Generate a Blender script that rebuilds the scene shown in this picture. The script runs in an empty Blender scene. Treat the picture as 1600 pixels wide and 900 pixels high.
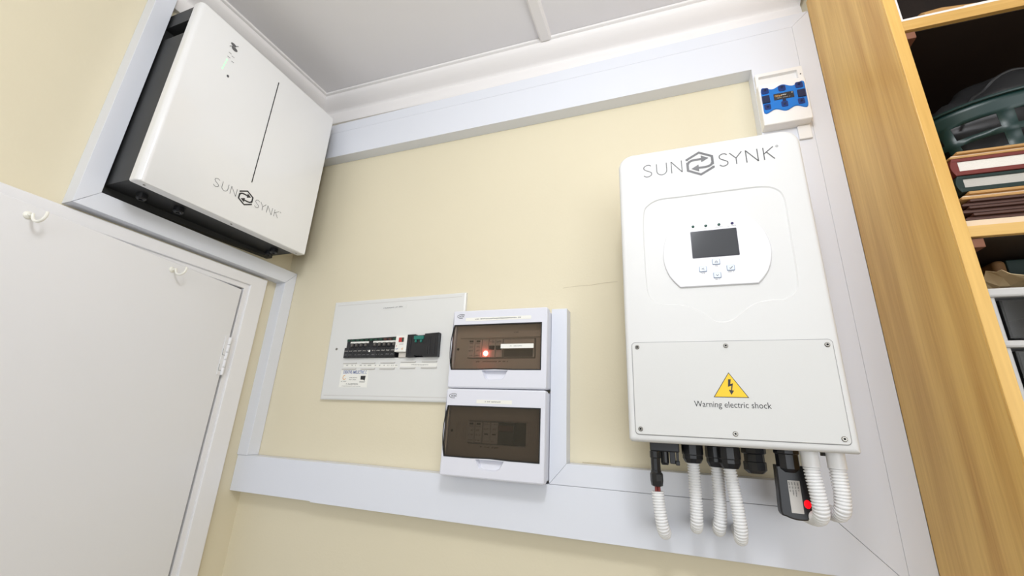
import bpy, bmesh, math, random
from mathutils import Vector, Matrix
random.seed(7)
SC = bpy.context.scene
COL = SC.collection
PI = math.pi

# ------------------------------------------------------------------ camera
cam_d = bpy.data.cameras.new('camera')
cam = bpy.data.objects.new('camera', cam_d)
COL.objects.link(cam)
cam_d.sensor_fit = 'HORIZONTAL'
cam_d.sensor_width = 36.0
cam_d.lens = 648.0 / 1600.0 * 36.0
cam_d.clip_start = 0.01
right = Vector((0.9413, 0.3347, 0.0447))
down = Vector((-0.0626, 0.3031, -0.9509))
fwd = Vector((-0.3318, 0.8923, 0.3062))
R3 = Matrix((right, -down, -fwd)).transposed()
cam.matrix_world = Matrix.Translation((0, -1.03, 1.67)) @ R3.to_4x4()
SC.camera = cam

# ------------------------------------------------------------------ world, lights, exposure
wd = bpy.data.worlds.new('world')
SC.world = wd
wd.use_nodes = True
bgn = wd.node_tree.nodes['Background']
bgn.inputs[0].default_value = (0.92, 0.955, 1.0, 1)
bgn.inputs[1].default_value = 0.55


def area(name, loc, target, sx, sy, power, col=(1, 1, 1)):
    d = bpy.data.lights.new(name, 'AREA')
    d.shape = 'RECTANGLE'
    d.size = sx
    d.size_y = sy
    d.energy = power
    d.color = col
    o = bpy.data.objects.new(name, d)
    COL.objects.link(o)
    o.location = loc
    o.rotation_euler = (Vector(target) - Vector(loc)).to_track_quat('-Z', 'Y').to_euler()
    return o


ld = bpy.data.lights.new('ceiling_bulb', 'POINT')
ld.energy = 19
ld.color = (0.95, 0.97, 1.0)
ld.shadow_soft_size = 0.12
lo = bpy.data.objects.new('ceiling_bulb', ld)
COL.objects.link(lo)
lo.location = (0.0, -1.14, 2.54)
area('rear_fill', (1.0, -3.2, 1.7), (-0.7, 0.0, 2.0), 2.0, 1.5, 30, (0.93, 0.965, 1.0))  # added area fill from behind the camera, no window modelled there

SC.view_settings.view_transform = 'Standard'
SC.view_settings.look = 'None'
SC.view_settings.gamma = 1.0
SC.view_settings.exposure = 0.13
SC.view_settings.use_curve_mapping = False

# ------------------------------------------------------------------ materials


def lin(r, g, b):
    def f(c):
        c /= 255.0
        return c / 12.92 if c <= 0.04045 else ((c + 0.055) / 1.055) ** 2.4
    return (f(r), f(g), f(b), 1.0)


def mat(name, rgb, rough=0.5, metal=0.0, spec=0.5, bump=0.0, bscale=200.0, vary=0.0, vscale=6.0, emit=None, estr=0.0, coat=0.0):
    m = bpy.data.materials.new(name)
    m.use_nodes = True
    nt = m.node_tree
    b = nt.nodes['Principled BSDF']
    c = lin(*rgb)
    b.inputs['Base Color'].default_value = c
    b.inputs['Roughness'].default_value = rough
    b.inputs['Metallic'].default_value = metal
    b.inputs['Specular IOR Level'].default_value = spec
    b.inputs['Coat Weight'].default_value = coat
    tc = nt.nodes.new('ShaderNodeTexCoord')
    if vary > 0:
        n = nt.nodes.new('ShaderNodeTexNoise')
        n.inputs['Scale'].default_value = vscale
        n.inputs['Detail'].default_value = 4
        nt.links.new(tc.outputs['Object'], n.inputs['Vector'])
        mx = nt.nodes.new('ShaderNodeMix')
        mx.data_type = 'RGBA'
        mx.inputs[6].default_value = tuple(x * (1 - vary) for x in c[:3]) + (1,)
        mx.inputs[7].default_value = tuple(min(1, x * (1 + vary * 0.6)) for x in c[:3]) + (1,)
        nt.links.new(n.outputs['Fac'], mx.inputs[0])
        nt.links.new(mx.outputs[2], b.inputs['Base Color'])
    if bump > 0:
        n2 = nt.nodes.new('ShaderNodeTexNoise')
        n2.inputs['Scale'].default_value = bscale
        n2.inputs['Detail'].default_value = 3
        nt.links.new(tc.outputs['Object'], n2.inputs['Vector'])
        bp = nt.nodes.new('ShaderNodeBump')
        bp.inputs['Strength'].default_value = bump
        bp.inputs['Distance'].default_value = 0.002
        nt.links.new(n2.outputs['Fac'], bp.inputs['Height'])
        nt.links.new(bp.outputs['Normal'], b.inputs['Normal'])
    if emit:
        b.inputs['Emission Color'].default_value = lin(*emit)
        b.inputs['Emission Strength'].default_value = estr
    return m


def wood(name, c1, c2, rough=0.42, axis='Z'):
    m = bpy.data.materials.new(name)
    m.use_nodes = True
    nt = m.node_tree
    b = nt.nodes['Principled BSDF']
    tc = nt.nodes.new('ShaderNodeTexCoord')
    mp = nt.nodes.new('ShaderNodeMapping')
    mp.inputs['Scale'].default_value = (14, 14, 0.9) if axis == 'Z' else (0.9, 14, 14)
    nt.links.new(tc.outputs['Object'], mp.inputs['Vector'])
    n = nt.nodes.new('ShaderNodeTexNoise')
    n.inputs['Scale'].default_value = 1.3
    n.inputs['Detail'].default_value = 5
    n.inputs['Distortion'].default_value = 0.5
    nt.links.new(mp.outputs['Vector'], n.inputs['Vector'])
    mp2 = nt.nodes.new('ShaderNodeMapping')
    mp2.inputs['Scale'].default_value = (220, 220, 9) if axis == 'Z' else (9, 220, 220)
    nt.links.new(tc.outputs['Object'], mp2.inputs['Vector'])
    n2 = nt.nodes.new('ShaderNodeTexNoise')
    n2.inputs['Scale'].default_value = 1.0
    n2.inputs['Detail'].default_value = 2
    nt.links.new(mp2.outputs['Vector'], n2.inputs['Vector'])
    mth = nt.nodes.new('ShaderNodeMath')
    mth.operation = 'MULTIPLY_ADD'
    nt.links.new(n2.outputs['Fac'], mth.inputs[0])
    mth.inputs[1].default_value = 0.35
    nt.links.new(n.outputs['Fac'], mth.inputs[2])
    r = nt.nodes.new('ShaderNodeValToRGB')
    r.color_ramp.elements[0].position = 0.42
    r.color_ramp.elements[0].color = lin(*c1)
    r.color_ramp.elements[1].position = 0.9
    r.color_ramp.elements[1].color = lin(*c2)
    nt.links.new(mth.outputs[0], r.inputs['Fac'])
    nt.links.new(r.outputs['Color'], b.inputs['Base Color'])
    b.inputs['Roughness'].default_value = rough
    return m


def tinted(name, col, gloss_rough=0.06, ior=1.45, tint=(1, 1, 1)):
    """see-through plastic: tinted transparency under a fresnel gloss"""
    m = bpy.data.materials.new(name)
    m.use_nodes = True
    nt = m.node_tree
    for n in list(nt.nodes):
        nt.nodes.remove(n)
    out = nt.nodes.new('ShaderNodeOutputMaterial')
    t = nt.nodes.new('ShaderNodeBsdfTransparent')
    t.inputs[0].default_value = (*col, 1)
    g = nt.nodes.new('ShaderNodeBsdfGlossy')
    g.inputs['Color'].default_value = (*tint, 1)
    g.inputs['Roughness'].default_value = gloss_rough
    f = nt.nodes.new('ShaderNodeFresnel')
    f.inputs[0].default_value = ior
    mx = nt.nodes.new('ShaderNodeMixShader')
    nt.links.new(f.outputs[0], mx.inputs[0])
    nt.links.new(t.outputs[0], mx.inputs[1])
    nt.links.new(g.outputs[0], mx.inputs[2])
    nt.links.new(mx.outputs[0], out.inputs[0])
    return m


M_WALL = mat('beige_wall_paint', (225, 215.5, 189), 0.75, bump=0.12, bscale=160, vary=0.03, vscale=3)
M_CEIL = mat('white_ceiling_paint', (237, 235, 237), 0.8, bump=0.06, bscale=90, vary=0.02)
M_FLOOR = mat('pale_floor', (140, 138, 136), 0.6, vary=0.1)
M_CORN = mat('white_cornice_paint', (240, 237, 236), 0.6, bump=0.05, bscale=120)
M_DOOR = mat('white_door_enamel', (235, 235, 238), 0.38, bump=0.03, bscale=60)
M_FRAME = mat('white_frame_enamel', (236, 235, 236), 0.35, bump=0.05, bscale=80)
M_TRUNK = mat('white_pvc_trunking', (226, 229, 237), 0.36, bump=0.02, bscale=40)
M_INV = mat('white_powder_coat', (219, 219, 218), 0.52, bump=0.06, bscale=900)
M_PLATE = mat('white_cover_plate', (213, 213, 211), 0.52, bump=0.06, bscale=900)
M_DISK = mat('silver_white_display', (229, 229, 233), 0.34)
M_BATT = mat('gloss_white_panel', (236, 236, 236), 0.18, coat=0.4)
M_BLACK = mat('black_powder_coat', (44, 45, 46), 0.5, bump=0.06, bscale=700)
M_DARKHOLE = mat('dark_recess', (12, 12, 13), 0.8)
M_BLKPL = mat('black_plastic', (26, 27, 31), 0.38)
M_BLKPL2 = mat('dark_grey_plastic', (40, 40, 44), 0.45)
M_INK = mat('black_print', (38, 38, 40), 0.5)
M_INKG = mat('grey_print', (96, 96, 98), 0.4)
M_INKL = mat('pale_grey_print', (140, 140, 142), 0.45)
M_INKBL = mat('blue_print', (52, 84, 158), 0.5)
M_YEL = mat('yellow_sticker', (244, 200, 28), 0.45)
M_STEEL = mat('steel_screw', (150, 147, 140), 0.3, metal=1.0)
M_SCREEN = mat('lcd_screen', (62, 64, 68), 0.16, spec=0.6)
M_SCRRIM = mat('screen_rim', (34, 34, 48), 0.3)
M_BTN = mat('blue_white_button', (222, 229, 240), 0.3)
M_BTNRIM = mat('button_rim', (150, 166, 190), 0.35)
M_LEDG = mat('green_led', (30, 74, 62), 0.25)
M_LEDV = mat('violet_led', (44, 34, 88), 0.25)
M_LEDGON = mat('lit_green_led', (170, 240, 180), 0.3, emit=(150, 255, 170), estr=0.9)
M_RED = mat('lit_red_led', (200, 10, 16), 0.3, emit=(255, 0, 14), estr=2.2)
M_REDHOT = mat('lit_red_lamp', (255, 120, 110), 0.3, emit=(255, 110, 100), estr=30.0)
M_CONDUIT = mat('white_corrugated_pvc', (238, 238, 239), 0.4)
M_WIRE = mat('red_wire', (128, 44, 40), 0.45)
M_DB = mat('white_abs_enclosure', (224, 225, 234), 0.3)
M_DBIN = mat('grey_white_faceplate', (206, 200, 190), 0.5)
M_BRK = mat('light_grey_breaker', (206, 204, 198), 0.45)
M_BRKD = mat('dark_breaker', (92, 88, 84), 0.45)
M_LABEL = mat('white_label_tape', (240, 239, 232), 0.45)
M_LABELS = mat('silver_label', (196, 192, 186), 0.4)
M_PANEL = mat('white_enamel_panel', (224, 224, 221), 0.32)
M_GREENBRK = mat('green_breaker_plastic', (20, 66, 48), 0.4)
M_TEAL = mat('teal_plastic', (30, 116, 104), 0.35)
M_REDPL = mat('red_plastic', (184, 52, 50), 0.4)
M_ORANGE = mat('ochre_print', (226, 170, 92), 0.5)
M_ISO = mat('white_isolator_plastic', (238, 237, 236), 0.3)
M_BLUE = mat('blue_translucent_plastic', (18, 116, 205), 0.22, coat=0.3)
M_BLUED = mat('dark_blue_plastic', (22, 52, 116), 0.28)
M_BLUEDD = mat('navy_plastic', (24, 38, 74), 0.3)
M_HOOK = mat('cream_coated_hook', (236, 234, 224), 0.35)
M_OAK = wood('oak_veneer', (194, 144, 66), (234, 194, 112))
M_OAKX = wood('oak_veneer_shelf', (192, 146, 74), (228, 188, 116), axis='X')
M_OAKEDGE = wood('oak_lipping', (200, 152, 76), (230, 188, 108))
M_BKBACK = wood('dark_brown_backboard', (27, 18, 14), (38, 26, 19), 0.7)
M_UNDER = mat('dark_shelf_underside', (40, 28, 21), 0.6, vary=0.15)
M_CLEAT = mat('reddish_cleat', (128, 82, 60), 0.6)
M_BASKET = mat('dark_green_plastic', (15, 45, 42), 0.38)
M_BAG = mat('black_bag_vinyl', (38, 38, 39), 0.42, bump=0.15, bscale=60)
M_RBOOK = mat('maroon_book_cloth', (112, 44, 38), 0.6)
M_GBOOK = mat('dark_green_book_cloth', (20, 42, 38), 0.6)
M_PAGES = mat('paper_pages', (226, 220, 210), 0.8, bump=0.3, bscale=500)
M_PAGES2 = mat('grey_paper_pages', (186, 182, 174), 0.8, bump=0.3, bscale=500)
M_MANILA = mat('manila_card', (186, 142, 86), 0.7)
M_BROWN = mat('brown_leatherette', (78, 48, 38), 0.55, bump=0.1)
M_CREAM = mat('cream_paper', (226, 204, 176), 0.75)
M_DRAWER = tinted('clear_grey_plastic', (0.62, 0.62, 0.64), 0.12, 1.5)
M_DRFRAME = mat('grey_plastic_frame', (196, 194, 192), 0.35)
M_TANPAPER = mat('crumpled_tan_paper', (236, 212, 168), 0.7, bump=0.4, bscale=60)
M_WHITEBOX = mat('white_card_box', (232, 226, 222), 0.5)
M_BLUETHING = mat('blue_fabric', (34, 46, 110), 0.7)
M_GREYCARD = mat('grey_card', (170, 160, 146), 0.7)
M_SMOKE = tinted('smoked_acrylic', (0.72, 0.67, 0.63), 0.05, 1.5)
M_SMOKE2 = tinted('darker_smoked_acrylic', (0.57, 0.525, 0.495), 0.05, 1.5)

# ------------------------------------------------------------------ mesh helpers


class MB:
    def __init__(s):
        s.bm = bmesh.new()

    def box(s, x0, x1, y0, y1, z0, z1, bev=0.0, seg=2):
        r = bmesh.ops.create_cube(s.bm, size=1.0)
        vs = r['verts']
        c = Vector(((x0 + x1) / 2, (y0 + y1) / 2, (z0 + z1) / 2))
        for v in vs:
            v.co = Vector((v.co.x * (x1 - x0), v.co.y * (y1 - y0), v.co.z * (z1 - z0))) + c
        if bev > 0:
            es = list({e for v in vs for e in v.link_edges})
            bmesh.ops.bevel(s.bm, geom=es, offset=bev, segments=seg, profile=0.5, affect='EDGES', clamp_overlap=True)
        return s

    def faces(s, verts, faces):
        vs = [s.bm.verts.new(v) for v in verts]
        for f in faces:
            try:
                s.bm.faces.new([vs[i] for i in f])
            except ValueError:
                pass
        return vs

    def loft(s, loops, cap0=False, cap1=False, close=True):
        n = len(loops[0])
        rows = [[s.bm.verts.new(p) for p in L] for L in loops]
        for a, b in zip(rows, rows[1:]):
            for i in range(n if close else n - 1):
                j = (i + 1) % n
                s.bm.faces.new((a[i], a[j], b[j], b[i]))
        if cap0:
            s.bm.faces.new(rows[0][::-1])
        if cap1:
            s.bm.faces.new(rows[-1])
        return rows

    def prism(s, poly, d0, d1, place, bev=0.0):
        """polygon in (u,v) extruded from depth d0 to d1; with bev the d1 face is drawn in slightly"""
        if bev > 0:
            cu = sum(p[0] for p in poly) / len(poly)
            cv = sum(p[1] for p in poly) / len(poly)
            ins = inset(poly, bev)
            dm = d1 - bev * (1 if d1 > d0 else -1)
            L = [[place(u, v, d0) for u, v in poly], [place(u, v, dm) for u, v in poly], [place(u, v, d1) for u, v in ins]]
        else:
            L = [[place(u, v, d0) for u, v in poly], [place(u, v, d1) for u, v in poly]]
        s.loft(L, True, True)
        return s

    def holed(s, outer, holes, place, d):
        """flat face with holes at depth d"""
        es = []
        for L in [outer] + holes:
            vs = [s.bm.verts.new(place(u, v, d)) for u, v in L]
            for i in range(len(vs)):
                es.append(s.bm.edges.new((vs[i], vs[(i + 1) % len(vs)])))
        bmesh.ops.triangle_fill(s.bm, use_beauty=True, use_dissolve=False, edges=es)
        return s

    def holed_plate(s, outer, holes, place, d0, d1):
        s.holed(outer, holes, place, d0)
        s.holed(outer, holes, place, d1)
        for L in [outer] + holes:
            s.loft([[place(u, v, d0) for u, v in L], [place(u, v, d1) for u, v in L]])
        return s

    def lathe(s, prof, c, axis='z', n=20, cap=True, squash=(1, 1)):
        loops = []
        for r, h in prof:
            L = []
            for i in range(n):
                a = 2 * PI * i / n
                p, q = r * math.cos(a) * squash[0], r * math.sin(a) * squash[1]
                if axis == 'z':
                    L.append((c[0] + p, c[1] + q, c[2] + h))
                elif axis == 'y':
                    L.append((c[0] + p, c[1] + h, c[2] + q))
                else:
                    L.append((c[0] + h, c[1] + p, c[2] + q))
            loops.append(L)
        s.loft(loops, cap, cap)
        return s

    def tube(s, pts, radii, n=10, cap=True):
        pts = [Vector(p) for p in pts]
        t0 = (pts[1] - pts[0]).normalized()
        up = Vector((0, 1, 0)) if abs(t0.y) < 0.9 else Vector((1, 0, 0))
        nrm = t0.cross(up).normalized()
        loops = []
        for i, p in enumerate(pts):
            a = pts[max(i - 1, 0)]
            b = pts[min(i + 1, len(pts) - 1)]
            t = (b - a).normalized()
            nrm = (nrm - t * nrm.dot(t)).normalized()
            bn = t.cross(nrm)
            r = radii[i] if isinstance(radii, (list, tuple)) else radii
            loops.append([p + (nrm * math.cos(2 * PI * k / n) + bn * math.sin(2 * PI * k / n)) * r for k in range(n)])
        s.loft(loops, cap, cap)
        return s

    def stroke(s, pts, w, place, d, closed=False):
        """flat ribbon of width w along a 2-D polyline (printed line)"""
        P = [Vector(p) for p in pts]
        n = len(P)
        Ls, Rs = [], []
        for i in range(n):
            if closed:
                a, b = P[i - 1], P[(i + 1) % n]
            else:
                a, b = P[max(i - 1, 0)], P[min(i + 1, n - 1)]
            d1 = (P[i] - a)
            d2 = (b - P[i])
            d1 = d1.normalized() if d1.length > 1e-9 else d2.normalized()
            d2 = d2.normalized() if d2.length > 1e-9 else d1
            t = (d1 + d2)
            t = t.normalized() if t.length > 1e-6 else d1
            nn = Vector((-t.y, t.x))
            k = max(0.5, nn.dot(Vector((-d1.y, d1.x))))
            o = nn * (w / 2 / k)
            Ls.append(P[i] + o)
            Rs.append(P[i] - o)
        va = [s.bm.verts.new(place(p.x, p.y, d)) for p in Ls]
        vb = [s.bm.verts.new(place(p.x, p.y, d)) for p in Rs]
        for i in range(n if closed else n - 1):
            j = (i + 1) % n
            s.bm.faces.new((va[i], vb[i], vb[j], va[j]))
        return s

    def poly(s, pts, place, d):
        s.bm.faces.new([s.bm.verts.new(place(u, v, d)) for u, v in pts])
        return s

    def build(s, name, m, parent=None, smooth=False, label=None, kind=None, angle=35):
        bmesh.ops.recalc_face_normals(s.bm, faces=s.bm.faces)
        me = bpy.data.meshes.new(name)
        off = wloc(parent) if parent else Vector((0, 0, 0))
        if parent:
            for v in s.bm.verts:
                v.co -= off
        s.bm.to_mesh(me)
        s.bm.free()
        me.materials.append(m)
        if smooth:
            for p in me.polygons:
                p.use_smooth = True
            try:
                me.set_sharp_from_angle(angle=math.radians(angle))
            except Exception:
                pass
        o = bpy.data.objects.new(name, me)
        COL.objects.link(o)
        if parent:
            o.parent = parent
        if label:
            o['label'] = label
        if kind:
            o['kind'] = kind
        return o


def wloc(o):
    v = Vector(o.location)
    while o.parent:
        o = o.parent
        v += Vector(o.location)
    return v


def inset(poly, d):
    """move every corner of a closed 2-D polygon inwards by d"""
    n = len(poly)
    A = sum(poly[i][0] * poly[(i + 1) % n][1] - poly[(i + 1) % n][0] * poly[i][1] for i in range(n))
    sg = 1 if A > 0 else -1
    out = []
    for i in range(n):
        p0, p1, p2 = Vector(poly[i - 1]), Vector(poly[i]), Vector(poly[(i + 1) % n])
        a, b = (p1 - p0).normalized(), (p2 - p1).normalized()
        n1, n2 = Vector((-a.y, a.x)) * sg, Vector((-b.y, b.x)) * sg
        m = n1 + n2
        m = m.normalized() if m.length > 1e-6 else n1
        k = max(0.4, m.dot(n1))
        q = p1 + m * (d / k)
        out.append((q.x, q.y))
    return out


def rrect(x0, x1, z0, z1, r, n=6):
    """rounded rectangle, r = radius or (bottom-left, bottom-right, top-right, top-left)"""
    if not isinstance(r, (tuple, list)):
        r = (r,) * 4
    out = []
    for (cx, cz, a0, rr) in ((x0, z0, PI, r[0]), (x1, z0, 1.5 * PI, r[1]), (x1, z1, 0, r[2]), (x0, z1, 0.5 * PI, r[3])):
        sx = 1 if cx == x0 else -1
        sz = 1 if cz == z0 else -1
        for i in range(n + 1):
            a = a0 + 0.5 * PI * i / n
            out.append((cx + sx * rr + rr * math.cos(a), cz + sz * rr + rr * math.sin(a)))
    return out


def smoothpoly(pts, per=6, closed=True):
    n = len(pts)
    out = []
    rng = range(n) if closed else range(n - 1)
    for i in rng:
        if closed:
            p0, p1, p2, p3 = (Vector(pts[(i + k) % n]) for k in (-1, 0, 1, 2))
        else:
            p0, p1, p2, p3 = (Vector(pts[min(max(i + k, 0), n - 1)]) for k in (-1, 0, 1, 2))
        for j in range(per):
            t = j / per
            q = 0.5 * ((2 * p1) + (p2 - p0) * t + (2 * p0 - 5 * p1 + 4 * p2 - p3) * t * t + (3 * p1 - p0 - 3 * p2 + p3) * t ** 3)
            out.append(tuple(q))
    if not closed:
        out.append(tuple(pts[-1]))
    return out


def thing(name, label, cat, loc, group=None):
    o = bpy.data.objects.new(name, None)
    o.empty_display_size = 0.05
    COL.objects.link(o)
    o.location = loc
    tag(o, label, cat, group)
    return o


def tag(o, label, cat, group=None):
    o['label'] = label
    o['category'] = cat
    if group:
        o['group'] = group
    return o


def wallp(Y):
    """plane parallel to the back wall: u = x, v = z, depth comes towards the room"""
    return lambda u, v, d=0.0: (u, Y - d, v)


def sidep(X):
    """plane parallel to the left wall: u = y, v = z, depth comes into the room"""
    return lambda u, v, d=0.0: (X + d, u, v)


def text(s, u, v, h, place, d, m, parent, name='lettering', width=None, align='LEFT', label=None, bold=0.0):
    cu = bpy.data.curves.new(name, 'FONT')
    cu.body = s
    cu.size = 1.0
    cu.align_x = align
    cu.offset = bold
    cu.resolution_u = 3
    to = bpy.data.objects.new(name, cu)
    COL.objects.link(to)
    bpy.context.view_layer.update()
    dg = bpy.context.evaluated_depsgraph_get()
    me = bpy.data.meshes.new_from_object(to.evaluated_get(dg))
    bpy.data.objects.remove(to)
    bpy.data.curves.remove(cu)
    xs = [q.co.x for q in me.vertices]
    k = h / 0.70
    kx = (width / (max(xs) - min(xs))) if width else k
    off = wloc(parent)
    for q in me.vertices:
        q.co = Vector(place(u + q.co.x * kx, v + q.co.y * k, d)) - off
    me.materials.clear()
    me.materials.append(m)
    o = bpy.data.objects.new(name, me)
    COL.objects.link(o)
    o.parent = parent
    if label:
        o['label'] = label
    return o


def marks(u0, u1, v, h, place, d, m, parent, name='small_print', pitch=0.0022, label=None):
    """a line of print too small to read in the photograph: little strokes"""
    mb = MB()
    u = u0
    rnd = random.Random(int(abs(u0 * 9e4) + abs(v * 7e4)))
    while u < u1 - pitch * 0.6:
        if rnd.random() < 0.86:
            w = pitch * 0.68
            a, b = v + h * rnd.choice((0, 0, 0.15)), v + h * rnd.choice((1, 1, 0.8))
            k = rnd.random()
            if k < 0.4:
                mb.stroke([(u, a), (u, b)], pitch * 0.22, place, d)
                mb.stroke([(u, b), (u + w, b)], h * 0.2, place, d)
                mb.stroke([(u, (a + b) / 2), (u + w, (a + b) / 2)], h * 0.2, place, d)
            elif k < 0.7:
                mb.stroke([(u, a), (u + w, b)], pitch * 0.25, place, d)
                mb.stroke([(u, b), (u, a)], pitch * 0.22, place, d)
            else:
                mb.stroke([(u, a), (u, b), (u + w, b), (u + w, a)], pitch * 0.2, place, d)
        u += pitch
    if not mb.bm.faces:
        mb.stroke([(u0, v), (u1, v)], h * 0.3, place, d)
    return mb.build(name, m, parent, label=label)


def logo(place, u0, v, W, d, m_text, m_hex, parent, wt=1.0):
    """SUN <hexagon of two arrows> SYNK : W is the whole width, v the height of the letters' middle"""
    k = W / 0.2397
    H = 0.0272 * k
    w = 0.0019 * k * wt

    def S(x, wd):
        pts = [(wd * .92, H * .40), (wd * .70, H * .5), (wd * .40, H * .5), (wd * .12, H * .38), (wd * .10, H * .2), (wd * .32, H * .06),
               (wd * .66, -H * .06), (wd * .92, -H * .2), (wd * .9, -H * .38), (wd * .62, -H * .5), (wd * .3, -H * .5), (wd * .04, -H * .38)]
        return [[(x + a, v + b) for a, b in smoothpoly(pts, 4, False)]]

    def U(x, wd):
        pts = [(0, H * .5)] + [(wd / 2 - wd / 2 * math.cos(PI * i / 10), -H * .5 + wd * .5 - wd * .5 * math.sin(PI * i / 10)) for i in range(11)] + [(wd, H * .5)]
        return [[(x + a, v + b) for a, b in pts]]

    def N(x, wd):
        return [[(x, v - H / 2), (x, v + H / 2)], [(x, v + H / 2), (x + wd, v - H / 2)], [(x + wd, v - H / 2), (x + wd, v + H / 2)]]

    def Y(x, wd):
        return [[(x, v + H / 2), (x + wd / 2, v)], [(x + wd, v + H / 2), (x + wd / 2, v)], [(x + wd / 2, v), (x + wd / 2, v - H / 2)]]

    def K(x, wd):
        return [[(x, v + H / 2), (x, v - H / 2)], [(x + wd, v + H / 2), (x, v - H * .02)], [(x + wd * .28, v + H * .13), (x + wd, v - H / 2)]]
    mb = MB()
    for L in (S(u0, .0175 * k), U(u0 + .0268 * k, .0195 * k), N(u0 + .0555 * k, .0197 * k)):
        for st in L:
            mb.stroke(st, w, place, d)
    mb.build('brand_lettering', m_text, parent)
    mb = MB()
    for L in (S(u0 + .1438 * k, .0165 * k), Y(u0 + .1636 * k, .0215 * k), N(u0 + .192 * k, .0197 * k), K(u0 + .222 * k, .0170 * k)):
        for st in L:
            mb.stroke(st, w, place, d)
    rc = (u0 + .2455 * k, v + H * .48)
    mb.stroke([(rc[0] + .0019 * k * math.cos(a * PI / 6), rc[1] + .0019 * k * math.sin(a * PI / 6)) for a in range(12)], .0007 * k, place, d, closed=True)
    mb.build('brand_lettering', m_text, parent)
    # hexagon emblem: upper half band ends in an arrow pointing right, lower half is the same turned by 180 degrees
    cu, r = u0 + .1093 * k, .0275 * k
    mh = MB()
    b = .0046 * k
    for sg in (1, -1):
        def pt(x, y):
            return (cu + sg * x * r, v + sg * y * r)
        outer = [(-.86, .36), (-.86, .46), (0, .93), (.84, .47), (.84, -.22)]
        mh.stroke([pt(*q) for q in outer], b, place, d)
        arm = [(-.84, -.28), (-.84, .02), (-.74, .22), (-.55, .33), (-.3, .36), (.14, .36)]
        mh.stroke([pt(*q) for q in arm], b, place, d + 0.00012)
        mh.poly([pt(.10, .66), pt(.10, .08), pt(.60, .36)], place, d + 0.00022)
    mh.build('brand_emblem', m_hex, parent)


def frames_path(pts, step):
    """even samples along a smooth 3-D path"""
    n = len(pts)
    dense = []
    for i in range(n - 1):
        p0, p1, p2, p3 = (Vector(pts[min(max(i + k, 0), n - 1)]) for k in (-1, 0, 1, 2))
        for j in range(40):
            t = j / 40
            dense.append(0.5 * ((2 * p1) + (p2 - p0) * t + (2 * p0 - 5 * p1 + 4 * p2 - p3) * t * t + (3 * p1 - p0 - 3 * p2 + p3) * t ** 3))
    dense.append(Vector(pts[-1]))
    out = [dense[0]]
    acc = 0.0
    for a, b in zip(dense, dense[1:]):
        L = (b - a).length
        while L > 0 and acc + L >= step:
            f = (step - acc) / L
            a = a + (b - a) * f
            out.append(a.copy())
            L = (b - a).length
            acc = 0.0
        acc += L
    return out


def conduit(pts, dia, parent, pitch=0.0046, name='corrugated_conduit'):
    ps = frames_path(pts, pitch / 6)
    ra = [dia * 0.555 * (0.97, 1.0, 1.0, 0.97, 0.81, 0.81)[i % 6] for i in range(len(ps))]
    return MB().tube(ps, ra, 20).build(name, M_CONDUIT, parent, smooth=True, angle=28)


# ------------------------------------------------------------------ the room
XL = -1.226          # left wall face
FL = 0.0


def ceil_z(x, y):
    return 2.846 - 0.0205 * (x + 1.166) + 0.05 * (max(y, -1.2) + 0.06)


wback = MB().box(-1.40, 2.4, 0.0, 0.14, 0.0, 3.0).build('wall_back', M_WALL, kind='structure')
M_CRACK = mat('plaster_crack', (198, 187, 160), 0.9)
for pts_, w_ in (([(-.238, 2.0135), (-.205, 2.0165), (-.170, 2.0165), (-.130, 2.0205), (-.097, 2.0218)], .0011), ([(-.19, 1.5875), (-.16, 1.5880), (-.125, 1.5870)], .0020)):
    mb = MB()
    mb.stroke(pts_, w_, wallp(0.0), 0.0004)
    mb.build('plaster_crack', M_CRACK, wback)
wl = MB()
wl.box(XL - 0.13, XL, -0.1595, 0.0, 0.0, 3.0)
wl.box(XL - 0.13, XL, -0.9955, -0.1595, 2.035, 3.0)
wl.box(XL - 0.13, XL, -3.6, -0.9955, 0.0, 3.0)
wl.build('wall_left', M_WALL, kind='structure')
MB().box(2.2, 2.34, -3.6, 0.0, 0.0, 3.0).build('wall_right', M_WALL, kind='structure')
MB().box(-1.40, 2.4, -3.6, 0.14, -0.1, 0.0).build('floor', M_FLOOR, kind='structure')
cb = MB()
xs, ys = (-1.40, 2.4), (0.14, -1.2, -3.6)
for zz in (0.0, 0.12):
    pass
rows = []
for y in ys:
    rows.append([(xs[0], y, ceil_z(xs[0], y)), (xs[1], y, ceil_z(xs[1], y)), (xs[1], y, ceil_z(xs[1], y) + 0.1), (xs[0], y, ceil_z(xs[0], y) + 0.1)])
cb.loft(rows, True, True)
cb.build('ceiling', M_CEIL, kind='structure')

# cornice: bead, belly, groove and fascia, run along back and left wall
prof = [(0.0, 0.001), (.070, 0.001), (.070, .007), (.067, .0095), (.062, .010), (.061, .0125), (.061, .017), (.056, .024), (.047, .033), (.036, .041),
        (.024, .047), (.0155, .0505), (.0125, .055), (.0135, .062), (.0155, .070), (.016, .104), (.0145, .106), (0.0, .106)]
cm = MB()
L = []
for x, mit in ((XL, 1), (0.404, 0)):
    L.append([((x + d) if mit else x, -d, ceil_z(x + (d if mit else 0), -d) - h) for d, h in prof])
cm.loft(L, False, True)
cm.build('trim_1', M_CORN, kind='structure', smooth=True, angle=40)
cm = MB()
L = []
for y, mit in ((0.0, 1), (-1.2, 0), (-3.6, 0)):
    L.append([(XL + d, (y - d) if mit else y, ceil_z(XL + d, (y - d) if mit else y) - h) for d, h in prof])
cm.loft(L, False, True)
cm.build('trim_2', M_CORN, kind='structure', smooth=True, angle=40)
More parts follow.
